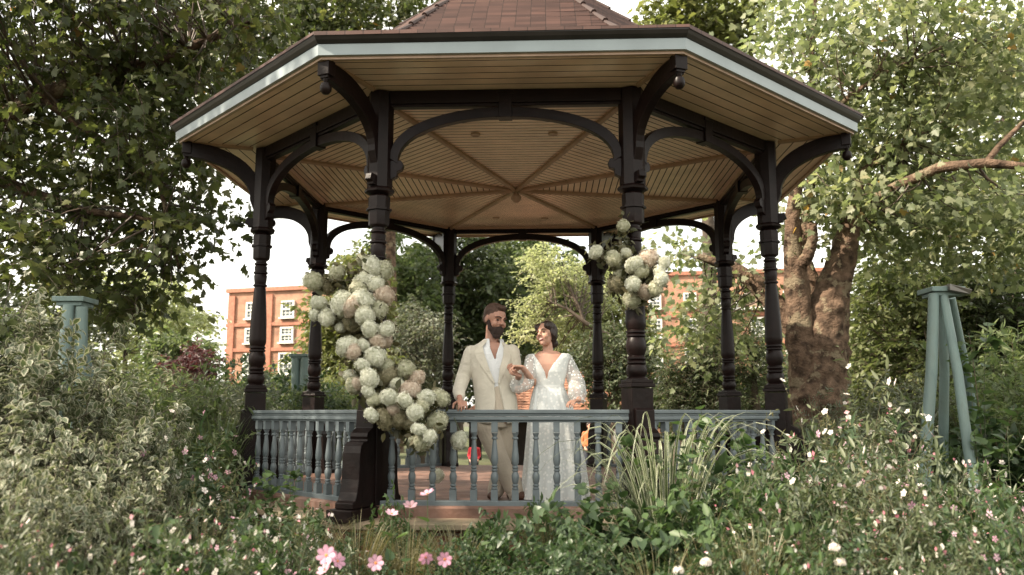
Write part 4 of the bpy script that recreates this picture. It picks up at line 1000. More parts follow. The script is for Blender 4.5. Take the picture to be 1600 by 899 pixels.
# striped grass
G['stripe'] = leaf_mat('white_stripe', [(.30, .32, .21), (.44, .45, .33)], trans=.35, tcol=(1, 1, .95))
GZ = 'striped ornamental grasses'
protoZ = []
for i, (px, py, y, w_, lab) in enumerate([(1035, 640, 5.7, .95, 'large clump of white striped ornamental grass before the right balustrade'), (1150, 690, 5.9, .6, 'smaller clump of white striped grass at the right end of the balustrade'), (985, 700, 5.9, .55, 'low clump of white striped grass beside the balusters')]):
    r = empty('striped_grass', label=lab, cat='grass clump', group=GZ)
    S, m_ = grass_mesh(40 + i, 1.4, .95, [170, 80, 60][i], .013, (G['blade'], G['stripe']), arch=1.25, stripe=True, K=12, hv=.6)
    S.build('blades', list(m_), r); plant_at(r, px, py, y, 1.4, w_)
GY = 'fine wispy grasses'
gp = []
for k in range(3):
    S, m_ = grass_mesh(60 + k, .8, .55, 420, .0035, (G['straw'],), arch=.5, hv=.6, K=7)
    gp.append(None)
    for i, (px, py, y, w_, lab) in enumerate([[(560, 800, 6.0, 1.0, 'wispy pale grass along the plinth left of centre'), (640, 812, 6.0, .9, 'wispy pale grass behind the large pink flowers'), (1110, 830, 4.4, .8, 'wispy grass at the bottom, right of the striped clump'), (860, 790, 6.2, .7, 'wispy grass on the plinth edge below the bride')],
                                              [(480, 815, 5.6, .9, 'wispy grass before the left pedestal foot'), (1180, 820, 4.2, .8, 'wispy grass at the bottom right of centre'), (1030, 850, 4.2, .7, 'wispy grass at the bottom edge under the broad leaves')],
                                              [(720, 815, 5.6, .9, 'wispy grass below the groom'), (1260, 800, 4.8, .7, 'wispy grass among the lower right flowers'), (310, 800, 5.2, .7, 'wispy grass between dogwood and plinth')]][k]):
        if gp[k] is None:
            r = S.build('wispy_grass', list(m_)); gp[k] = r
        else:
            r = gp[k].copy(); COL.objects.link(r)
        tag(r, lab, 'grass clump', GY); plant_at(r, px, py, y, .8, w_); r.rotation_euler = (0, 0, random.uniform(0, 6))
# iris like blades at the left pedestal
S, m_ = grass_mesh(90, .9, .4, 110, .016, (G['blade'],), arch=.5)
o1 = S.build('strap_leaved_plant', list(m_)); tag(o1, 'clump of arching strap leaves left of the outer left pedestal', 'plant', 'strap leaved plants'); plant_at(o1, 345, 640, 9.2, .9, 1.1)
o2 = o1.copy(); COL.objects.link(o2); o2['label'] = 'second clump of strap leaves further left, behind the pink flowers'; plant_at(o2, 300, 665, 8.8, .9, 1.0)

# big anemones
TA = petals(7, .30, .30, 0, 1, .17)
def anemone(px, py, y, label, n=3, size=.045, sd_=0, group='large pink anemones', fm=('pink', 'orange'), name='anemone', T=TA, spread=.06, face=(0, -1, .25)):
    P = pix(px, py, y); r = empty(name, (P.x, P.y, 0), label=label, cat='flower', group=group)
    g = np.random.default_rng(sd_); S = Scat(); H = P.z
    tip = np.stack([g.normal(size=n) * spread, g.normal(size=n) * .03, H + g.normal(size=n) * spread * .8], 1); tip[0] = (0, 0, H)
    t = np.linspace(0, 1, 8)[None, :, None]; p0 = np.stack([g.normal(size=n) * .05, g.normal(size=n) * .05, np.zeros(n)], 1)
    md = (p0 + tip) / 2 + g.normal(size=(n, 3)) * .06
    C = (1 - t) ** 2 * p0[:, None] + 2 * t * (1 - t) * md[:, None] + t * t * tip[:, None]
    S.curves(C, .0035, .0018, 0, 5)
    k = 7; ii = np.repeat(np.arange(n), k); jj = np.tile(np.arange(1, 8), n)[:n * k] % 7
    S.put(T_HEART, C[ii, jj], rdir(n * k) + np.array([0, 0, .2]), rdir(n * k) * .4 + np.array([0, -.2, 1.]), .07, None)
    S.V = S.V; st = S.build('stem', [G['stem'] if False else G['shrub']], r)
    for i in range(n):
        F = Scat(); nn = nrm(np.array([face]) + g.normal(size=(1, 3)) * .35)
        F.put(T, tip[i:i + 1], nrm(np.cross(nn, g.normal(size=(1, 3)))), nn, size * g.uniform(.85, 1.15, 1), g.random(1))
        F.build('flower_head', [G[fm[0]], G[fm[1]]], r)
    return r
for i, (px, py, n, lab) in enumerate([(510, 868, 4, 'cluster of large pink anemones at the bottom edge, left of centre'), (587, 880, 1, 'single large pink anemone with an orange eye at the bottom edge'),
      (612, 803, 1, 'pale pink anemone seen side on before the left front pedestal'), (641, 791, 1, 'pale pink anemone just right of the one by the pedestal'), (668, 772, 1, 'highest pink anemone, nodding in front of the balusters'), (695, 874, 2, 'small pair of pink anemones below the groom')]):
    anemone(px, py, 3.6 if py > 850 else 4.6, lab, n, .036 if n != 2 else .028, i, face=(0, -1, .25) if py > 850 else (.2, -.35, 1))
T_BALL = None
def ball_flower(px, py, y, label, i):
    P = pix(px, py, y); r = empty('white_round_flower', (P.x, P.y, 0), label=label, cat='flower', group='white round flowers')
    b = MB(); b.tube([(0.03, 0, 0), (0.02, 0, P.z * .5), (0, 0, P.z)], .0025, 5); b.build('stem', G['stem'], r)
    F = Scat(); n = 70; d = rdir(n); d[:, 2] = np.abs(d[:, 2]) * .9 - .2; d = nrm(d)
    F.put(T_FLORET, np.array([0, 0, P.z]) + d * .018, rdir(n), d, .010, rng.random(n)); F.build('flower_head', G['white'], r)
for i, (px, py, lab) in enumerate([(1103, 880, 'white round flower at the bottom edge, right of centre'), (1304, 857, 'white round flower above the bottom edge at the lower right'), (1313, 880, 'white round flower just below its taller neighbour'), (1060, 893, 'white round flower touching the bottom edge')]):
    ball_flower(px, py, 3.5, lab, i)

# low ground cover under everything
S = Scat(); n = 60000
x = rng.uniform(-9, 9, n); y = rng.uniform(2.6, 16, n); ins = np.hypot(x, y - OY) > 3.75
x, y = x[ins], y[ins]; n = len(x); z = rng.random(n) ** 1.5 * .34
S.put(T_OVAL, np.stack([x, y, z], 1), rdir(n), nrm(rdir(n) * .6 + np.array([0, 0, 1.])), rng.uniform(.05, .10, n))
S.build('ground_cover', G['shrubd'], kind='stuff')

# ------------------------------------------------------------------ blue tripods
TEAL = mat('blue_green_paint', (.135, .195, .185), rough=.6, var=.12, scale=4, bump=.3, bscale=20, dirt=(.10, .13, .11), dscale=2, stretch=(3, 3, .6))
def tripod(name, label, legs, cap, capsize, roof=False, group='blue green wooden plant supports'):
    c_ = pix(*cap); r = empty(name, (c_.x, c_.y, 0), label=label, cat='plant support', group=group); o_ = Vector((c_.x, c_.y, 0))
    b = MB(); w_, d_, h_ = capsize
    b.box(Vector((0, 0, c_.z)), (w_, d_, h_)); b.box(Vector((0, 0, c_.z - h_ * .5 - .02)), (w_ * .8, d_ * .8, .04))
    b.build('cap_board', TEAL, r, bevel=.006)
    for a_, e_, rr in legs:
        A, B_ = pix(*a_) - o_, pix(*e_) - o_
        k = (B_.z - 0) / (A.z - B_.z) if A.z > B_.z else 0
        B2 = B_ + (B_ - A) * k
        b = MB(); pts = [A.lerp(B2, t) for t in (0, .3, .6, 1)]
        pts[1].x += .012; pts[2].x -= .012
        b.tube(pts, [rr * .92, rr, rr * 1.02, rr * 1.06], 14); b.build('leg', TEAL, r, smooth=50)
    return r, c_
r, c_ = tripod('wooden_tripod', 'blue green wooden tripod with a flat cap and lamp at the right', [((1459, 460, 8.6), (1450, 660, 8.5), .056), ((1474, 462, 8.6), (1522, 745, 8.3), .048), ((1472, 465, 8.9), (1474, 600, 9.2), .05), ((1486, 465, 8.9), (1508, 580, 9.3), .045)], (1470, 455, 8.7), (.34, .34, .05))
b = MB(); lm = MB()
b.add([tuple(pix(1484, 449, 8.6) - Vector((c_.x, c_.y, 0)) + Vector(v)) for v in ((-.06, -.12, .02), (.17, -.12, -.04), (.17, .12, -.04), (-.06, .12, .02), (-.06, -.12, -.05), (.15, -.10, -.09), (.15, .10, -.09), (-.06, .12, -.05))], [(0, 1, 2, 3), (7, 6, 5, 4), (0, 4, 5, 1), (1, 5, 6, 2), (2, 6, 7, 3), (3, 7, 4, 0)])
b.build('floodlight', mat('lamp_metal', (.14, .13, .12), rough=.3, metallic=.6), r, bevel=.008)
tripod('wooden_tripod', 'blue green wooden tripod with a flat cap rising from the dogwood at the left', [((108, 478, 8.2), (94, 600, 8.1), .06), ((128, 480, 8.2), (123, 620, 8.2), .06), ((118, 480, 8.5), (140, 600, 8.7), .05)], (118, 470, 8.3), (.31, .31, .05))
tripod('wooden_tripod', 'small distant blue green wooden tripod behind the left balustrade', [((462, 560, 15.6), (461, 630, 15.6), .085), ((476, 560, 15.6), (474, 630, 15.5), .085), ((469, 560, 15.9), (455, 640, 16), .07)], (469, 556, 15.7), (.34, .34, .05))
# ------------------------------------------------------------------ hydrangea garlands
def head_mesh(seed, mats):
    g = np.random.default_rng(seed); n = 240
    i = np.arange(n) + .5; ph = np.arccos(1 - 2 * i / n * .96); th = np.pi * (1 + 5 ** .5) * i
    d = np.stack([np.cos(th) * np.sin(ph), np.sin(th) * np.sin(ph), np.cos(ph)], 1)
    lump = 1 + .10 * np.sin(d[:, 0] * 5 + seed) * np.cos(d[:, 1] * 4 + seed * 2) + g.normal(size=n) * .035
    S = Scat(); S.put(T_FLORET, d * lump[:, None] * np.array([1, 1, .88]), nrm(np.cross(d, g.normal(size=(n, 3)))), nrm(d + g.normal(size=(n, 3)) * .35), .165 * g.uniform(.8, 1.2, n), g.random(n))
    S.put(T_FLORET, d * .86 * lump[:, None] * np.array([1, 1, .88]), nrm(np.cross(d, g.normal(size=(n, 3)))), nrm(d + g.normal(size=(n, 3)) * .5), .20 * g.uniform(.8, 1.2, n), g.random(n) * .5)
    u, v = np.meshgrid(np.linspace(0, 2 * np.pi, 17)[:-1], np.linspace(.02, np.pi - .02, 10)); q = np.stack([np.cos(u) * np.sin(v), np.sin(u) * np.sin(v), np.cos(v) * .88], 2).reshape(-1, 3) * .84
    F = np.array([[i * 16 + j, i * 16 + (j + 1) % 16, (i + 1) * 16 + (j + 1) % 16, (i + 1) * 16 + j] for i in range(9) for j in range(16)])
    S.V.append(q); S.F.append(F + S.nv); S.M.append(np.zeros(len(F))); S.A.append(g.random(len(F)) * .4); S.nv += len(q)
    o = S.build('flower_head', mats); me = o.data; bpy.data.objects.remove(o); return me
HM = {k: [head_mesh(10 * i + q, [G[k]]) for q in range(3)] for i, k in enumerate(('hyd', 'hydg', 'hydp', 'hydb'))}
def add_head(root, px, py, y, rpx, kind, org):
    P = pix(px, py, y) - org; o = bpy.data.objects.new('flower_head', random.choice(HM[kind])); COL.objects.link(o); o.parent = root
    r = rpx / 1324.85 * y; o.location = P; o.scale = (r * random.uniform(.85, 1.15), r * random.uniform(.9, 1.12), r * random.uniform(.85, 1.05)); o.rotation_euler = (random.uniform(-.6, .6) + 1.0, random.uniform(-.6, .6), random.uniform(0, 6))
    return P, r
def garland(label, heads, spine, name='flower_garland'):
    org = pix(*spine[-1]); root = empty(name, tuple(org), label=label, cat='flower garland')
    pts = []
    for h in heads: pts.append(add_head(root, *h, org)[0])
    # wire and foliage behind the blooms
    b = MB(); b.tube([pix(*s_) - org for s_ in spine], .012, 6); b.build('wire', G['wood'], root)
    S = Scat(); sp = [pix(*s_) - org for s_ in spine]
    W = Scat(); P1 = np.array(pts); sn = np.array([sp[i].lerp(sp[i + 1], t) for i in range(len(sp) - 1) for t in (0, .25, .5, .75)])
    j = ((P1[:, None] - sn[None]) ** 2).sum(-1).argmin(1); P0 = sn[j]; t = np.linspace(0, 1, 4)[None, :, None]
    W.curves(P0[:, None] * (1 - t) + P1[:, None] * t, .004, .003, 0, 4); W.build('flower_stem', G['stem'], root)
    n = 60 * len(pts); c_ = P1[rng.integers(0, len(P1), n)] * .8 + P0[rng.integers(0, len(P0), n)] * 0 + sn[rng.integers(0, len(sn), n)] * 0
    base = P1[rng.integers(0, len(P1), n)]; jj = ((base[:, None] - sn[None]) ** 2).sum(-1).argmin(1); mixv = rng.random((n, 1)) * .9
    c_ = base * (1 - mixv) + sn[jj] * mixv + rng.normal(size=(n, 3)) * .05 + np.array([0, .07, 0])
    S.put(T_OVAL, c_, rdir(n), rdir(n), rng.uniform(.05, .10, n)); S.build('foliage', G['hydb2'], root)
    return root
G['hydb2'] = leaf_mat('garland_foliage', [(.05, .055, .025), (.09, .085, .04), (.14, .12, .065)], trans=.2)
c, g_, p_, d_ = 'hyd', 'hydg', 'hydp', 'hydb'
LH = [(567, 406, 8.1, 11, g_), (582, 417, 7.9, 17, c), (598, 424, 7.95, 17, g_), (572, 440, 7.9, 19, c), (560, 452, 7.85, 16, g_), (588, 444, 7.8, 13, c), (527, 427, 8.1, 15, g_), (490, 440, 8.1, 17, g_), (510, 447, 8.2, 14, d_), (601, 462, 7.8, 17, p_), (536, 474, 7.7, 20, c), (550, 480, 7.65, 16, p_), (567, 468, 7.7, 17, c),
      (591, 485, 7.75, 15, g_), (498, 474, 7.8, 13, c), (491, 493, 7.75, 9, c), (511, 496, 7.75, 14, c), (570, 495, 7.6, 15, c), (550, 505, 7.8, 16, d_), (532, 512, 7.8, 10, c), (578, 515, 7.55, 14, c), (604, 514, 7.55, 13, c), (590, 533, 7.6, 15, p_), (602, 532, 7.7, 13, p_), (543, 542, 7.5, 19, c), (551, 550, 7.45, 13, p_), (567, 540, 7.55, 12, c),
      (586, 558, 7.5, 18, c), (566, 572, 7.4, 13, c), (603, 572, 7.6, 12, g_), (548, 588, 7.6, 12, c), (553, 603, 7.5, 16, g_), (558, 600, 7.45, 11, p_), (577, 592, 7.35, 16, c), (575, 612, 7.35, 12, c), (606, 590, 7.6, 17, d_), (634, 577, 7.6, 16, g_), (651, 592, 7.6, 15, p_), (640, 610, 7.5, 17, p_), (608, 621, 7.3, 14, c), (585, 625, 7.35, 12, g_),
      (632, 627, 7.25, 13, c), (580, 649, 7.25, 13, c), (600, 655, 7.35, 17, d_), (624, 655, 7.4, 16, d_), (649, 645, 7.15, 14, c), (666, 622, 7.3, 13, c), (660, 634, 7.3, 12, g_), (688, 622, 7.5, 16, g_), (655, 672, 7.1, 13, c), (672, 684, 7.05, 12, c), (660, 690, 7.2, 15, g_), (683, 660, 7.4, 17, g_), (649, 690, 7.3, 12, g_), (640, 662, 7.4, 12, d_), (615, 640, 7.35, 11, p_), (620, 600, 7.5, 10, c), (534, 492, 7.85, 12, g_), (579, 430, 8.0, 12, g_)]
garland('tall garland of cream and dusty pink hydrangeas cascading down the left front post', LH, [(585, 405, 8.05), (575, 470, 7.95), (565, 540, 7.85), (580, 600, 7.8), (610, 650, 7.8), (660, 685, 7.7)])
RH = [(974, 353, 7.75, 11, g_), (931, 394, 7.7, 13, c), (958, 404, 7.7, 14, g_), (967, 412, 7.8, 11, g_), (991, 414, 7.6, 15, c), (1013, 404, 7.65, 18, p_), (1038, 411, 7.6, 11, c), (1002, 425, 7.6, 12, g_), (989, 444, 7.5, 14, c), (1033, 437, 7.5, 13, c), (1024, 451, 7.55, 14, g_), (963, 445, 7.8, 16, d_), (968, 432, 7.8, 12, g_), (1008, 456, 7.6, 13, p_), (987, 469, 7.7, 14, g_), (1014, 432, 7.7, 12, d_), (1030, 425, 7.55, 10, c), (978, 396, 7.7, 9, c)]
garland('smaller cluster of cream hydrangea heads wrapped high round the right front post', RH, [(978, 380, 7.85), (985, 410, 7.85), (990, 450, 7.85), (995, 480, 7.85)])
for k, (px, py, y, r_, kd, lab) in enumerate([(717, 688, 7.75, 14, c, 'single white hydrangea head caught between the balusters left of the groom'), (683, 744, 8.6, 13, c, 'fallen cream hydrangea head lying on the deck behind the rail')]):
    P = pix(px, py, y); root = empty('hydrangea_stem', tuple(P), label=lab, cat='flower')
    add_head(root, px, py, y, r_, kd, P)
    b = MB(); b.tube([(0, 0, 0), (-.01, .02, -.02) if k else (0.0, .03, .09), (-.10, .04, -.04) if k else (-.05, .08, .20)], .005, 6); b.build('stem', G['stem'], root)
# ------------------------------------------------------------------ people
def skin_mat(name, base):
    m = mat(name, base, rough=.5, spec=.4, var=.05, scale=8, bump=.05, bscale=60)
    b = m.node_tree.nodes['Principled BSDF']; b.inputs['Subsurface Weight'].default_value = .15; b.inputs['Subsurface Radius'].default_value = (.01, .004, .002); return m
SKM = skin_mat('tanned_skin', (.40, .215, .155)); SKW = skin_mat('fair_skin', (.55, .31, .225))
def cloth(name, base, rough=.85, bump=.35, bs=180, wr=.5, ws=7):
    m = mat(name, base, rough=rough, spec=.2, var=.05, scale=4, bump=bump, bscale=bs); n = m.node_tree; L_ = n.links.new
    b = n.nodes['Principled BSDF']; b.inputs['Sheen Weight'].default_value = .2
    bp = [q for q in n.nodes if q.type == 'BUMP'][0]
    no = n.nodes.new('ShaderNodeTexNoise'); no.inputs['Scale'].default_value = ws; no.inputs['Detail'].default_value = 2; no.inputs['Distortion'].default_value = 1.2
    tcn = [q for q in n.nodes if q.type == 'TEX_COORD'][0]; L_(tcn.outputs['Object'], no.inputs['Vector'])
    b2 = n.nodes.new('ShaderNodeBump'); b2.inputs['Strength'].default_value = wr; b2.inputs['Distance'].default_value = .03
    L_(no.outputs['Fac'], b2.inputs['Height']); L_(bp.outputs[0], b2.inputs['Normal']); L_(b2.outputs[0], b.inputs['Normal']); return m
LINEN = cloth('cream_linen', (.60, .555, .465)); TROUS = cloth('beige_trousers', (.50, .43, .345)); SHIRT = cloth('white_shirt', (.68, .69, .70), wr=.3)
SHOE = mat('brown_leather', (.09, .045, .03), rough=.4)
HAIRM = mat('auburn_hair', (.075, .038, .024), rough=.6, bump=.8, bscale=120); BEARD = mat('dark_brown_beard', (.035, .018, .012), rough=.7, bump=1, bscale=120); HAIRW = mat('dark_brown_hair', (.028, .015, .011), rough=.4, bump=.8, bscale=70, stretch=(1, 1, .2))
LIP = mat('lips', (.38, .11, .10), rough=.4); TEETH = mat('teeth', (.75, .72, .66), rough=.3); EYE = mat('dark_eye', (.02, .014, .01), rough=.2)
def lace(name, alpha=0.0):
    m = cloth(name, (.70, .72, .70), bump=.3, bs=120, wr=.25, ws=9); n = m.node_tree; L_ = n.links.new; b = n.nodes['Principled BSDF']
    tcn = [q for q in n.nodes if q.type == 'TEX_COORD'][0]
    vo = n.nodes.new('ShaderNodeTexVoronoi'); vo.inputs['Scale'].default_value = 26 if alpha == 0 else 34; L_(tcn.outputs['Object'], vo.inputs['Vector'])
    cr = n.nodes.new('ShaderNodeValToRGB'); cr.color_ramp.elements[0].position = .28; cr.color_ramp.elements[1].position = .36; L_(vo.outputs['Distance'], cr.inputs[0])
    mm = n.nodes.new('ShaderNodeMixRGB'); mm.inputs[1].default_value = (.88, .88, .85, 1); mm.inputs[2].default_value = (.71, .73, .71, 1); L_(cr.outputs[0], mm.inputs[0]); L_(mm.outputs[0], b.inputs['Base Color'])
    if alpha:
        ml = n.nodes.new('ShaderNodeMath'); ml.operation = 'MULTIPLY_ADD'; ml.inputs[1].default_value = -alpha; ml.inputs[2].default_value = 1.0; L_(cr.outputs[0], ml.inputs[0]); L_(ml.outputs[0], b.inputs['Alpha'])
    return m
LACE = lace('appliqued_white_tulle'); SHEER = lace('sheer_lace_sleeve', .5); SATIN = cloth('white_bodice', (.72, .73, .71), wr=.2)
def V3(p): return Vector(p)
def capsule(b, p, q, r0, r1, n=12, m=0):
    p, q = V3(p), V3(q); d = (q - p); l = d.length; u = d.normalized() if l > 1e-6 else Vector((0, 0, 1)); pts = []; rs = []
    for t in (-1, -.85, -.5): pts.append(p + u * t * r0); rs.append(max(r0 * math.sqrt(max(0, 1 - t * t)), r0 * .05))
    pts += [p, q]; rs += [r0, r1]
    for t in (.5, .85, 1): pts.append(q + u * t * r1); rs.append(max(r1 * math.sqrt(max(0, 1 - t * t)), r1 * .05))
    b.tube(pts, rs, n, m)
def chain(b, pts, rs, n=14):
    for i in range(len(pts) - 1): capsule(b, pts[i], pts[i + 1], rs[i], rs[i + 1], n)
def ellip(b, M, c, r, n=18):
    prof = [(math.sin(math.pi * k / n) + 1e-4, -math.cos(math.pi * k / n)) for k in range(n + 1)]
    b.lathe(prof, n, M @ Matrix.Translation(c) @ Matrix.Diagonal((*r, 1)))
def loft(b, rings, n=40, phi=None, fa=0, thick=0, pleat=None):
    """rings: (x,y,z,hw,hd); phi: opening half angle per ring (front); fa: facing angle"""
    vs = []; k = len(rings)
    for i, (x, y, z, a, d) in enumerate(rings):
        for j in range(n + (1 if phi else 0)):
            if phi: t = phi[i] + (2 * math.pi - 2 * phi[i]) * j / n
            else: t = 2 * math.pi * j / n
            s_ = 1 + (pleat(i, t) if pleat else 0)
            lx, ly = a * s_ * math.sin(t), -d * s_ * math.cos(t)
            vs.append((lx, ly)); 
    def put(inner):
        out = []
        nn = n + (1 if phi else 0)
        for i, (x, y, z, a, d) in enumerate(rings):
            for j in range(nn):
                lx, ly = vs[i * nn + j]
                if inner: f = 1 - thick / max(.05, math.hypot(lx, ly)); lx *= f; ly *= f
                c, s_ = math.cos(fa), math.sin(fa); out.append(Vector((x + lx * c - ly * s_, y + lx * s_ + ly * c, z)))
        return out, nn
    o, nn = put(False)
    if not phi:
        fs = [(i * nn + j, i * nn + (j + 1) % nn, (i + 1) * nn + (j + 1) % nn, (i + 1) * nn + j) for i in range(k - 1) for j in range(nn)]
        fs += [tuple(range(nn - 1, -1, -1)), tuple((k - 1) * nn + j for j in range(nn))]; b.add(o, fs)
    else:
        q, _ = put(True); N = k * nn; fs = []
        for i in range(k - 1):
            for j in range(nn - 1):
                fs += [(i * nn + j, i * nn + j + 1, (i + 1) * nn + j + 1, (i + 1) * nn + j), (N + i * nn + j, N + (i + 1) * nn + j, N + (i + 1) * nn + j + 1, N + i * nn + j + 1)]
            for j in (0, nn - 1): fs.append((i * nn + j, (i + 1) * nn + j, N + (i + 1) * nn + j, N + i * nn + j))
        for j in range(nn - 1):
            fs += [(j, j + 1, N + j + 1, N + j), ((k - 1) * nn + j, (k - 1) * nn + j + 1, N + (k - 1) * nn + j + 1, N + (k - 1) * nn + j)]
        b.add(o + q, fs)
def remeshed(b, name, m, parent, vox=.006, smooth=4, **k):
    o = b.build(name, m); r = o.modifiers.new('r', 'REMESH'); r.mode = 'VOXEL'; r.voxel_size = vox; r.use_smooth_shade = True
    if smooth: s_ = o.modifiers.new('s', 'SMOOTH'); s_.iterations = smooth; s_.factor = .6
    dg = bpy.context.evaluated_depsgraph_get(); dg.update(); me = bpy.data.meshes.new_from_object(o.evaluated_get(dg)); bpy.data.objects.remove(o)
    me.name = name; me.polygons.foreach_set('use_smooth', [True] * len(me.polygons)); o = bpy.data.objects.new(name, me); COL.objects.link(o); o.parent = parent
    if not me.materials: me.materials.append(m)
    return tag(o, **k)
def frame(c, fwd, up):
    y = -V3(fwd).normalized(); z = (V3(up) - y * V3(up).dot(y)).normalized(); x = y.cross(z)
    M = Matrix.Identity(4); M.col[0][:3] = x; M.col[1][:3] = y; M.col[2][:3] = z; M.col[3][:3] = c; return M
def head(b, M, h, female=False):
    S_ = M @ Matrix.Scale(h, 4) @ Matrix.Translation((0, 0, -.5))
    ellip(b, S_, (0, .06, .62), (.325, .39, .37)); ellip(b, S_, (0, -.09, .34), (.235 if female else .26, .27, .29)); ellip(b, S_, (0, -.25, .13), (.10 if female else .13, .10, .10))
    for s_ in (-1, 1):
        ellip(b, S_, (s_ * .17, -.24, .38), (.10, .10, .12)); ellip(b, S_, (s_ * .335, .05, .47), (.035, .085, .125)); capsule(b, S_ @ V3((s_ * .05, -.345, .60)), S_ @ V3((s_ * .22, -.27, .615)), .035 * h, .03 * h, 8)
    capsule(b, S_ @ V3((0, -.345, .56)), S_ @ V3((0, -.435, .43)), .035 * h, .055 * h, 8)
    for s_ in (-1, 1): ellip(b, S_, (s_ * .055, -.395, .405), (.04, .04, .035))
    return S_
def face_parts(S_, h, parent, smile=False, browm=None):
    for s_ in (-1, 1):
        b = MB(); ellip(b, S_, (s_ * .135, -.305, .52), (.055, .035, .024), 10); b.build('eye', EYE, parent, smooth=60)
        b = MB(); b.tube([S_ @ V3(p) for p in ((s_ * .05, -.375, .605), (s_ * .14, -.36, .635), (s_ * .235, -.29, .61))], [.014 * h, .018 * h, .008 * h], 6); b.build('eyebrow', browm, parent, smooth=60)
    b = MB(); pts = [(-.115, -.315, .275 if smile else .25), (-.06, -.352, .245), (0, -.366, .235), (.06, -.352, .245), (.115, -.315, .275 if smile else .25)]
    b.tube([S_ @ V3(p) for p in pts], [.006 * h, .03 * h, .036 * h, .03 * h, .006 * h], 8); lp = b.build('lips', LIP, parent, smooth=60)
    if smile:
        b = MB(); b.tube([S_ @ V3((p[0] * .75, p[1] - .02, p[2] + .012)) for p in pts], [.004 * h, .016 * h, .02 * h, .016 * h, .004 * h], 8); b.build('teeth', TEETH, lp, smooth=60)
def hand(b, wrist, d, nrm_, side=1, curl=.5, s=1.0):
    """wrist point, direction of the fingers, palm normal (towards which they curl), side of the thumb"""
    d = V3(d).normalized(); n = V3(nrm_); n = (n - d * n.dot(d)).normalized(); l = d.cross(n) * side; w0 = V3(wrist)
    for q in (-.026, -.009, .009, .026): capsule(b, w0 + l * q * .7 * s, w0 + d * .085 * s + l * q * 1.15 * s, .015 * s, .0125 * s, 8)
    for q, L_, c in ((.034, .040, 0), (.0115, .045, .05), (-.0115, .042, .1), (-.033, .033, .2)):
        p = w0 + d * .088 * s + l * q * s; a = curl * .7 + c; dd = d
        for i, f in enumerate((1, .68, .52)):
            dd = (d * math.cos(a) + n * math.sin(a) + l * q * 1.0).normalized(); p2 = p + dd * L_ * f * s; capsule(b, p, p2, (.0095 - i * .0008) * s, (.0088 - i * .001) * s, 8); p = p2; a += curl * (1.0 - .15 * i)
    p = w0 + d * .025 * s + l * .03 * s + n * .006; dd = (d * .6 + l * .75 + n * .35).normalized(); p2 = p + dd * .045 * s; capsule(b, p, p2, .014 * s, .0115 * s, 8)
    dd = (d * .85 + l * .25 + n * (.35 + curl * .4)).normalized(); p3 = p2 + dd * .03 * s; capsule(b, p2, p3, .011 * s, .0095 * s, 8); capsule(b, p3, p3 + dd * .02 * s, .0095 * s, .008 * s, 8)

Y0 = 8.45
def P_(px, py, dy=0): return pix(px, py, Y0 + dy)
# ---------------- groom
DECKZ = DZ + .002
fa = .22
man = empty('person', (P_(785, 700).x, Y0, DECKZ), label='bearded man in a cream linen jacket and beige trousers, one hand on the blue rail', cat='person')
mo = Vector(man.location)
def R(px, py, dy=0): return P_(px, py, dy) - mo
def ring(px, py, hwpx, hd, dy=0): p = R(px, py, dy); return (p.x, p.y, p.z, hwpx / 1324.85 * (Y0 + dy), hd)
hm = frame(R(774, 500, -.02), (.62, -.78, -.22), (.10, .03, 1))
b = MB(); S_ = head(b, hm, .305)
capsule(b, R(769, 512, .03), R(769, 540, .03), .062, .072)
loft(b, [ring(769, 536, 14, .07), ring(769, 546, 21, .09), ring(768, 575, 27, .10), ring(772, 600, 24, .09), ring(777, 640, 25, .10), ring(778, 662, 25, .10)])
chain(b, [R(740, 552), R(724, 590), R(717, 610, -.2), R(718, 622, -.40)], [.05, .042, .036, .03]); chain(b, [R(800, 552), R(806, 598, .02), R(811, 588, -.23)], [.05, .042, .03])
hand(b, R(719, 627, -.42), (.22, -.80, -.12), (0, -.15, -1), side=-1, curl=.75, s=1.12)
hand(b, R(812, 587, -.24), (-.80, -.30, .25), (-.2, -.45, 1), side=1, curl=.95, s=1.1)
chain(b, [R(762, 655), R(776, 708, -.05), R(802, 764, -.02)], [.07, .05, .04]); chain(b, [R(790, 655, .05), R(789, 708, .08), R(774, 768, .10)], [.07, .05, .04])
body = remeshed(b, 'body', SKM, man, .0055, 2)
face_parts(S_, .30, body, browm=BEARD)
b = MB(); ellip(b, S_, (0, .11, .70), (.345, .40, .355)); ellip(b, S_, (0, .22, .52), (.315, .27, .26)); 
for q in range(7): ellip(b, S_, (.04 * (q - 3), -.22 + .02 * abs(q - 3), .93), (.07, .13, .09))
remeshed(b, 'hair', HAIRM, man, .007, 1)
b = MB(); ellip(b, S_, (0, -.19, .17), (.235, .235, .20)); ellip(b, S_, (0, -.24, .04), (.16, .15, .14)); 
for s_ in (-1, 1): capsule(b, S_ @ V3((s_ * .28, -.03, .42)), S_ @ V3((s_ * .22, -.14, .20)), .018, .03, 8); capsule(b, S_ @ V3((0, -.37, .315)), S_ @ V3((s_ * .14, -.31, .24)), .011, .010, 8)
remeshed(b, 'beard', BEARD, man, .006, 1)
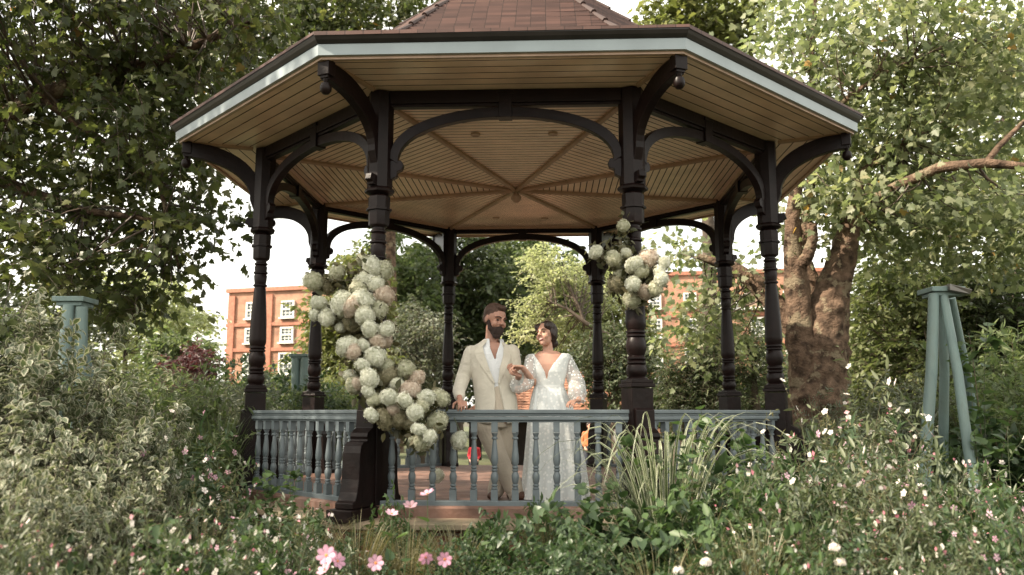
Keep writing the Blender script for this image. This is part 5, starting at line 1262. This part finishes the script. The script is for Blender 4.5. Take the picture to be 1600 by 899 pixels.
# shirt and trousers
b = MB(); loft(b, [ring(771, 530, 15.5, .085, .03), ring(771, 538, 18, .10, .015), ring(769, 546, 26, .12, .005), ring(769, 555, 30, .13), ring(770, 565, 30, .132), ring(770, 580, 30, .132), ring(774, 604, 28, .127), ring(776, 612, 28, .122)], fa=fa, n=48, phi=[.62, .50, .26, .10, .003, .003, .003, .003], thick=.016)
sh = remeshed(b, 'shirt', SHIRT, man, .006, 3)
b = MB()
for k in range(3): ellip(b, Matrix.Identity(4), R(778 + k, 558 + k * 17, -.14), (.006, .004, .006), 8)
b.build('button', SHIRT, sh)
b = MB(); loft(b, [ring(776, 603, 27, .125), ring(777, 640, 29, .13), ring(775, 668, 29, .125, .02)], fa=fa)
chain(b, [R(758, 662, -.02), R(776, 708, -.06), R(790, 738, -.04), R(801, 762, 0)], [.115, .093, .085, .088], 20); capsule(b, R(800, 752, 0), R(806, 772, 0), .09, .085)
chain(b, [R(789, 662, .05), R(789, 708, .08), R(780, 742, .10), R(775, 766, .10)], [.115, .09, .08, .085], 20)
remeshed(b, 'trousers', TROUS, man, .007, 3)
for q, (px, py, dy, dr) in enumerate(((806, 777, -.02, (.8, -.45)), (775, 776, .10, (-.25, -.9)))):
    b = MB(); p = R(px, py, dy); p.z = .04; d = Vector((dr[0], dr[1], 0)).normalized(); capsule(b, p - d * .05, p + d * .17, .048, .038); capsule(b, p - d * .06 + Vector((0, 0, .05)), p + Vector((0, 0, .04)), .045, .045)
    bb = remeshed(b, 'shoe', SHOE, man, .006, 2)
# jacket
rg = [ring(769, 531, 14, .085, .03), ring(769, 537, 22, .11, .02), ring(768, 543, 33, .125), ring(768, 553, 36, .14), ring(768, 575, 34, .15), ring(771, 600, 32, .145), ring(775, 625, 33, .15), ring(776, 648, 34, .155), ring(776, 662, 35, .16)]
ph = [.75, .66, .58, .48, .30, .10, .16, .26, .34]
b = MB(); loft(b, rg, n=48, phi=ph, fa=fa, thick=.022)
chain(b, [R(737, 552), R(724, 590, .0), R(717, 610, -.20), R(718, 619, -.35)], [.080, .072, .062, .054], 18); chain(b, [R(800, 550), R(808, 594, .03), R(812, 589, -.15)], [.078, .064, .050], 18)
jk = remeshed(b, 'jacket', LINEN, man, .0065, 3)
for s_ in (-1, 1):   # lapels
    b = MB(); top = []; bot = []
    ptsO = []; ptsI = []
    for i, w_ in ((1, .02), (2, .20), (3, .42), (3.5, .36), (4, .26), (5, .04)):
        i0 = int(i); f = i - i0; r0, r1 = rg[i0], rg[min(i0 + 1, 8)]; x, y, z, a, d = [r0[q] * (1 - f) + r1[q] * f for q in range(5)]; p0 = ph[i0] * (1 - f) + ph[min(i0 + 1, 8)] * f
        for lst, t, e in ((ptsI, p0 - .04, .010), (ptsO, p0 + w_, .014)):
            lx, ly = (a + e) * math.sin(t) * s_, -(d + e) * math.cos(t); c, s__ = math.cos(fa), math.sin(fa); lst.append(Vector((x + lx * c - ly * s__, y + lx * s__ + ly * c, z)))
    n_ = len(ptsI); off = Vector((0, .012, 0)); vs = ptsI + ptsO + [p + off for p in ptsI] + [p + off for p in ptsO]; fs = []
    for i in range(n_ - 1): fs += [(i, i + 1, n_ + i + 1, n_ + i), (2 * n_ + i, 3 * n_ + i, 3 * n_ + i + 1, 2 * n_ + i + 1), (n_ + i, n_ + i + 1, 3 * n_ + i + 1, 3 * n_ + i), (i, 2 * n_ + i, 2 * n_ + i + 1, i + 1)]
    b.add(vs, fs); b.build('lapel', LINEN, jk)
# ---------------- bride
fa = -.24
wo = empty('person', (P_(862, 700).x, Y0, DECKZ), label='dark haired woman in a long white lace dress smiling up at the bearded man', cat='person')
mo = Vector(wo.location)
hm = frame(R(853, 523, -.03), (-.62, -.76, .10), (-.16, .03, 1))
b = MB(); S_ = head(b, hm, .262, True)
capsule(b, R(855, 535), R(857, 556), .048, .055)
loft(b, [ring(857, 549, 14, .06), ring(857, 556, 25, .085), ring(858, 570, 27, .115), ring(858, 585, 25, .12), ring(858, 608, 20, .095), ring(862, 640, 30, .12), ring(862, 660, 30, .12)], fa=fa)
chain(b, [R(831, 563), R(834, 598, -.02), R(817, 575, -.29)], [.042, .038, .026]); chain(b, [R(884, 562), R(900, 598), R(904, 624, -.34)], [.042, .038, .027])
hand(b, R(816, 574, -.30), (-.92, -.20, .02), (-.1, -.30, -1), side=-1, curl=.95, s=.98)
hand(b, R(904, 626, -.36), (-.62, -.72, -.06), (0, -.1, -1), side=-1, curl=.45, s=.98)
chain(b, [R(855, 660), R(855, 715), R(856, 770)], [.07, .05, .035]); chain(b, [R(874, 660), R(872, 715), R(872, 770)], [.07, .05, .035])
body = remeshed(b, 'body', SKW, wo, .0055, 2)
face_parts(S_, .262, body, smile=True, browm=HAIRW)
b = MB(); ellip(b, S_, (0, .13, .66), (.375, .40, .40)); ellip(b, S_, (0, .28, .46), (.30, .23, .27)); ellip(b, S_, (.0, .46, .22), (.19, .17, .17))
for s_ in (-1, 1): ellip(b, S_, (s_ * .22, -.07, .78), (.15, .26, .19)); ellip(b, S_, (s_ * .33, .07, .56), (.07, .17, .22))
remeshed(b, 'hair', HAIRW, wo, .006, 1)
rg = [ring(857, 553, 32, .085), ring(858, 560, 33, .105), ring(858, 570, 30, .125), ring(858, 582, 28, .135), ring(858, 595, 25, .12), ring(858, 607, 22.5, .105), ring(858, 613, 23.5, .11)]
ph = [.85, .60, .36, .10, .0, .0, .0]
b = MB(); loft(b, rg, n=48, phi=[p + .01 for p in ph], fa=fa, thick=.018); remeshed(b, 'bodice', LACE, wo, .006, 2)
b = MB(); loft(b, [ring(858, 603, 23.6, .113), ring(858, 607, 24.2, .117), ring(858, 611, 24.2, .117)], fa=fa); b.build('waistband', SATIN, wo, smooth=60)
def pl(i, t): return (.012 + .006 * i) * math.sin(t * 15 + i * .35) + .012 * math.sin(t * 7 + 1 + i * .2) + .01 * math.sin(t * 23)
zr = [(858, 606, 24, .115), (859, 622, 29, .145), (861, 640, 34, .17), (862, 665, 38, .20), (864, 695, 42, .22), (866, 725, 46, .24), (867, 755, 49, .26), (868, 783, 51, .28)]
zz = [ring(*q) for q in zr]; zz[-1] = (zz[-1][0], zz[-1][1], .01, zz[-1][3], zz[-1][4])
b = MB(); loft(b, zz, n=140, fa=fa, pleat=pl); b.build('skirt', LACE, wo, smooth=80)
b = MB(); chain(b, [R(829, 562), R(828, 580, -.04), R(821, 597, -.08), R(809, 602, -.10), R(812, 590, -.16)], [.056, .072, .086, .082, .05], 20); capsule(b, R(816, 581, -.20), R(818, 577, -.22), .038, .036); 
remeshed(b, 'sleeve', SHEER, wo, .007, 3)
b = MB(); chain(b, [R(886, 562), R(893, 580), R(901, 600, -.03), R(902, 615, -.18), R(903, 622, -.30)], [.06, .072, .085, .092, .05], 20)
for k in range(9): capsule(b, R(903, 624, -.31), R(903 + 11 * math.cos(k * .7), 627 + 4 * math.sin(k * .7), -.31 + .05 * math.sin(k * .7)), .02, .012, 8)
remeshed(b, 'sleeve', SHEER, wo, .007, 2)

# ---------------- small figures beyond the bandstand
def bystander(px, pyhead, y, h, top, low, label, hair, face=(0, -1, 0)):
    P = pix(px, pyhead, y); zb = P.z - h; r = empty('person', (P.x, P.y, max(zb, .03)), label=label, cat='person'); h = P.z - max(zb, .03); s_ = h / 1.7
    q = lambda x, y_, z: Vector((x, y_, z)) * s_
    b = MB(); hm = frame(q(0, 0, 1.58), face, (0, 0, 1)); head(b, hm, .23 * s_); capsule(b, q(0, 0, 1.38), q(0, 0, 1.5), .05 * s_, .05 * s_)
    chain(b, [q(0, 0, 1.30), q(0, 0, .95)], [.12 * s_, .12 * s_]); 
    for s in (-1, 1): chain(b, [q(s * .17, 0, 1.36), q(s * .22, .02, 1.10), q(s * .15, -.14, .92)], [.045 * s_, .04 * s_, .03 * s_]); hand(b, q(s * .15, -.14, .92), (-.3 * s, -.7, -.5), (0, 0, -1), s, .5, s_); chain(b, [q(s * .09, 0, .92), q(s * .10, -.02, .5), q(s * .10, 0, .06)], [.08 * s_, .06 * s_, .045 * s_]); capsule(b, q(s * .10, 0, .04), q(s * .10, -.15, .03), .04 * s_, .035 * s_)
    remeshed(b, 'body', SKW, r, .009, 2)
    b = MB(); loft(b, [(*q(0, 0, 1.44), .10 * s_, .08 * s_), (*q(0, 0, 1.36), .20 * s_, .12 * s_), (*q(0, 0, 1.1), .17 * s_, .13 * s_), (*q(0, 0, .88), .18 * s_, .14 * s_)])
    for s in (-1, 1): chain(b, [q(s * .17, 0, 1.36), q(s * .225, .02, 1.10), q(s * .17, -.10, .97)], [.065 * s_, .055 * s_, .045 * s_])
    remeshed(b, 'top', top, r, .01, 2)
    b = MB(); capsule(b, q(0, 0, .93), q(0, 0, .86), .16 * s_, .16 * s_)
    for s in (-1, 1): chain(b, [q(s * .085, 0, .86), q(s * .10, -.02, .5), q(s * .10, 0, .12)], [.10 * s_, .08 * s_, .065 * s_])
    remeshed(b, 'trousers', low, r, .01, 2)
    b = MB(); hM = hm @ Matrix.Scale(.23 * s_, 4) @ Matrix.Translation((0, 0, -.5)); ellip(b, hM, (0, .12, .68), (.37, .40, .38)); b.build('hair', hair, r, smooth=60)
NAVY = cloth('dark_trousers', (.03, .035, .05))
bystander(741, 688, 17.5, 1.05, cloth('red_top', (.45, .03, .04)), NAVY, 'distant small child in a red top seen through the balusters left of the groom', HAIRM)
bystander(921, 660, 19, 1.3, cloth('orange_vest', (.45, .15, .06)), NAVY, 'distant child in an orange top seen through the balusters right of the bride', HAIRW, (.5, -1, 0))
bystander(972, 655, 19.5, 1.25, cloth('grey_top', (.20, .19, .18)), NAVY, 'distant figure in a grey top seen past the right front post', HAIRM, (-.6, -1, 0))
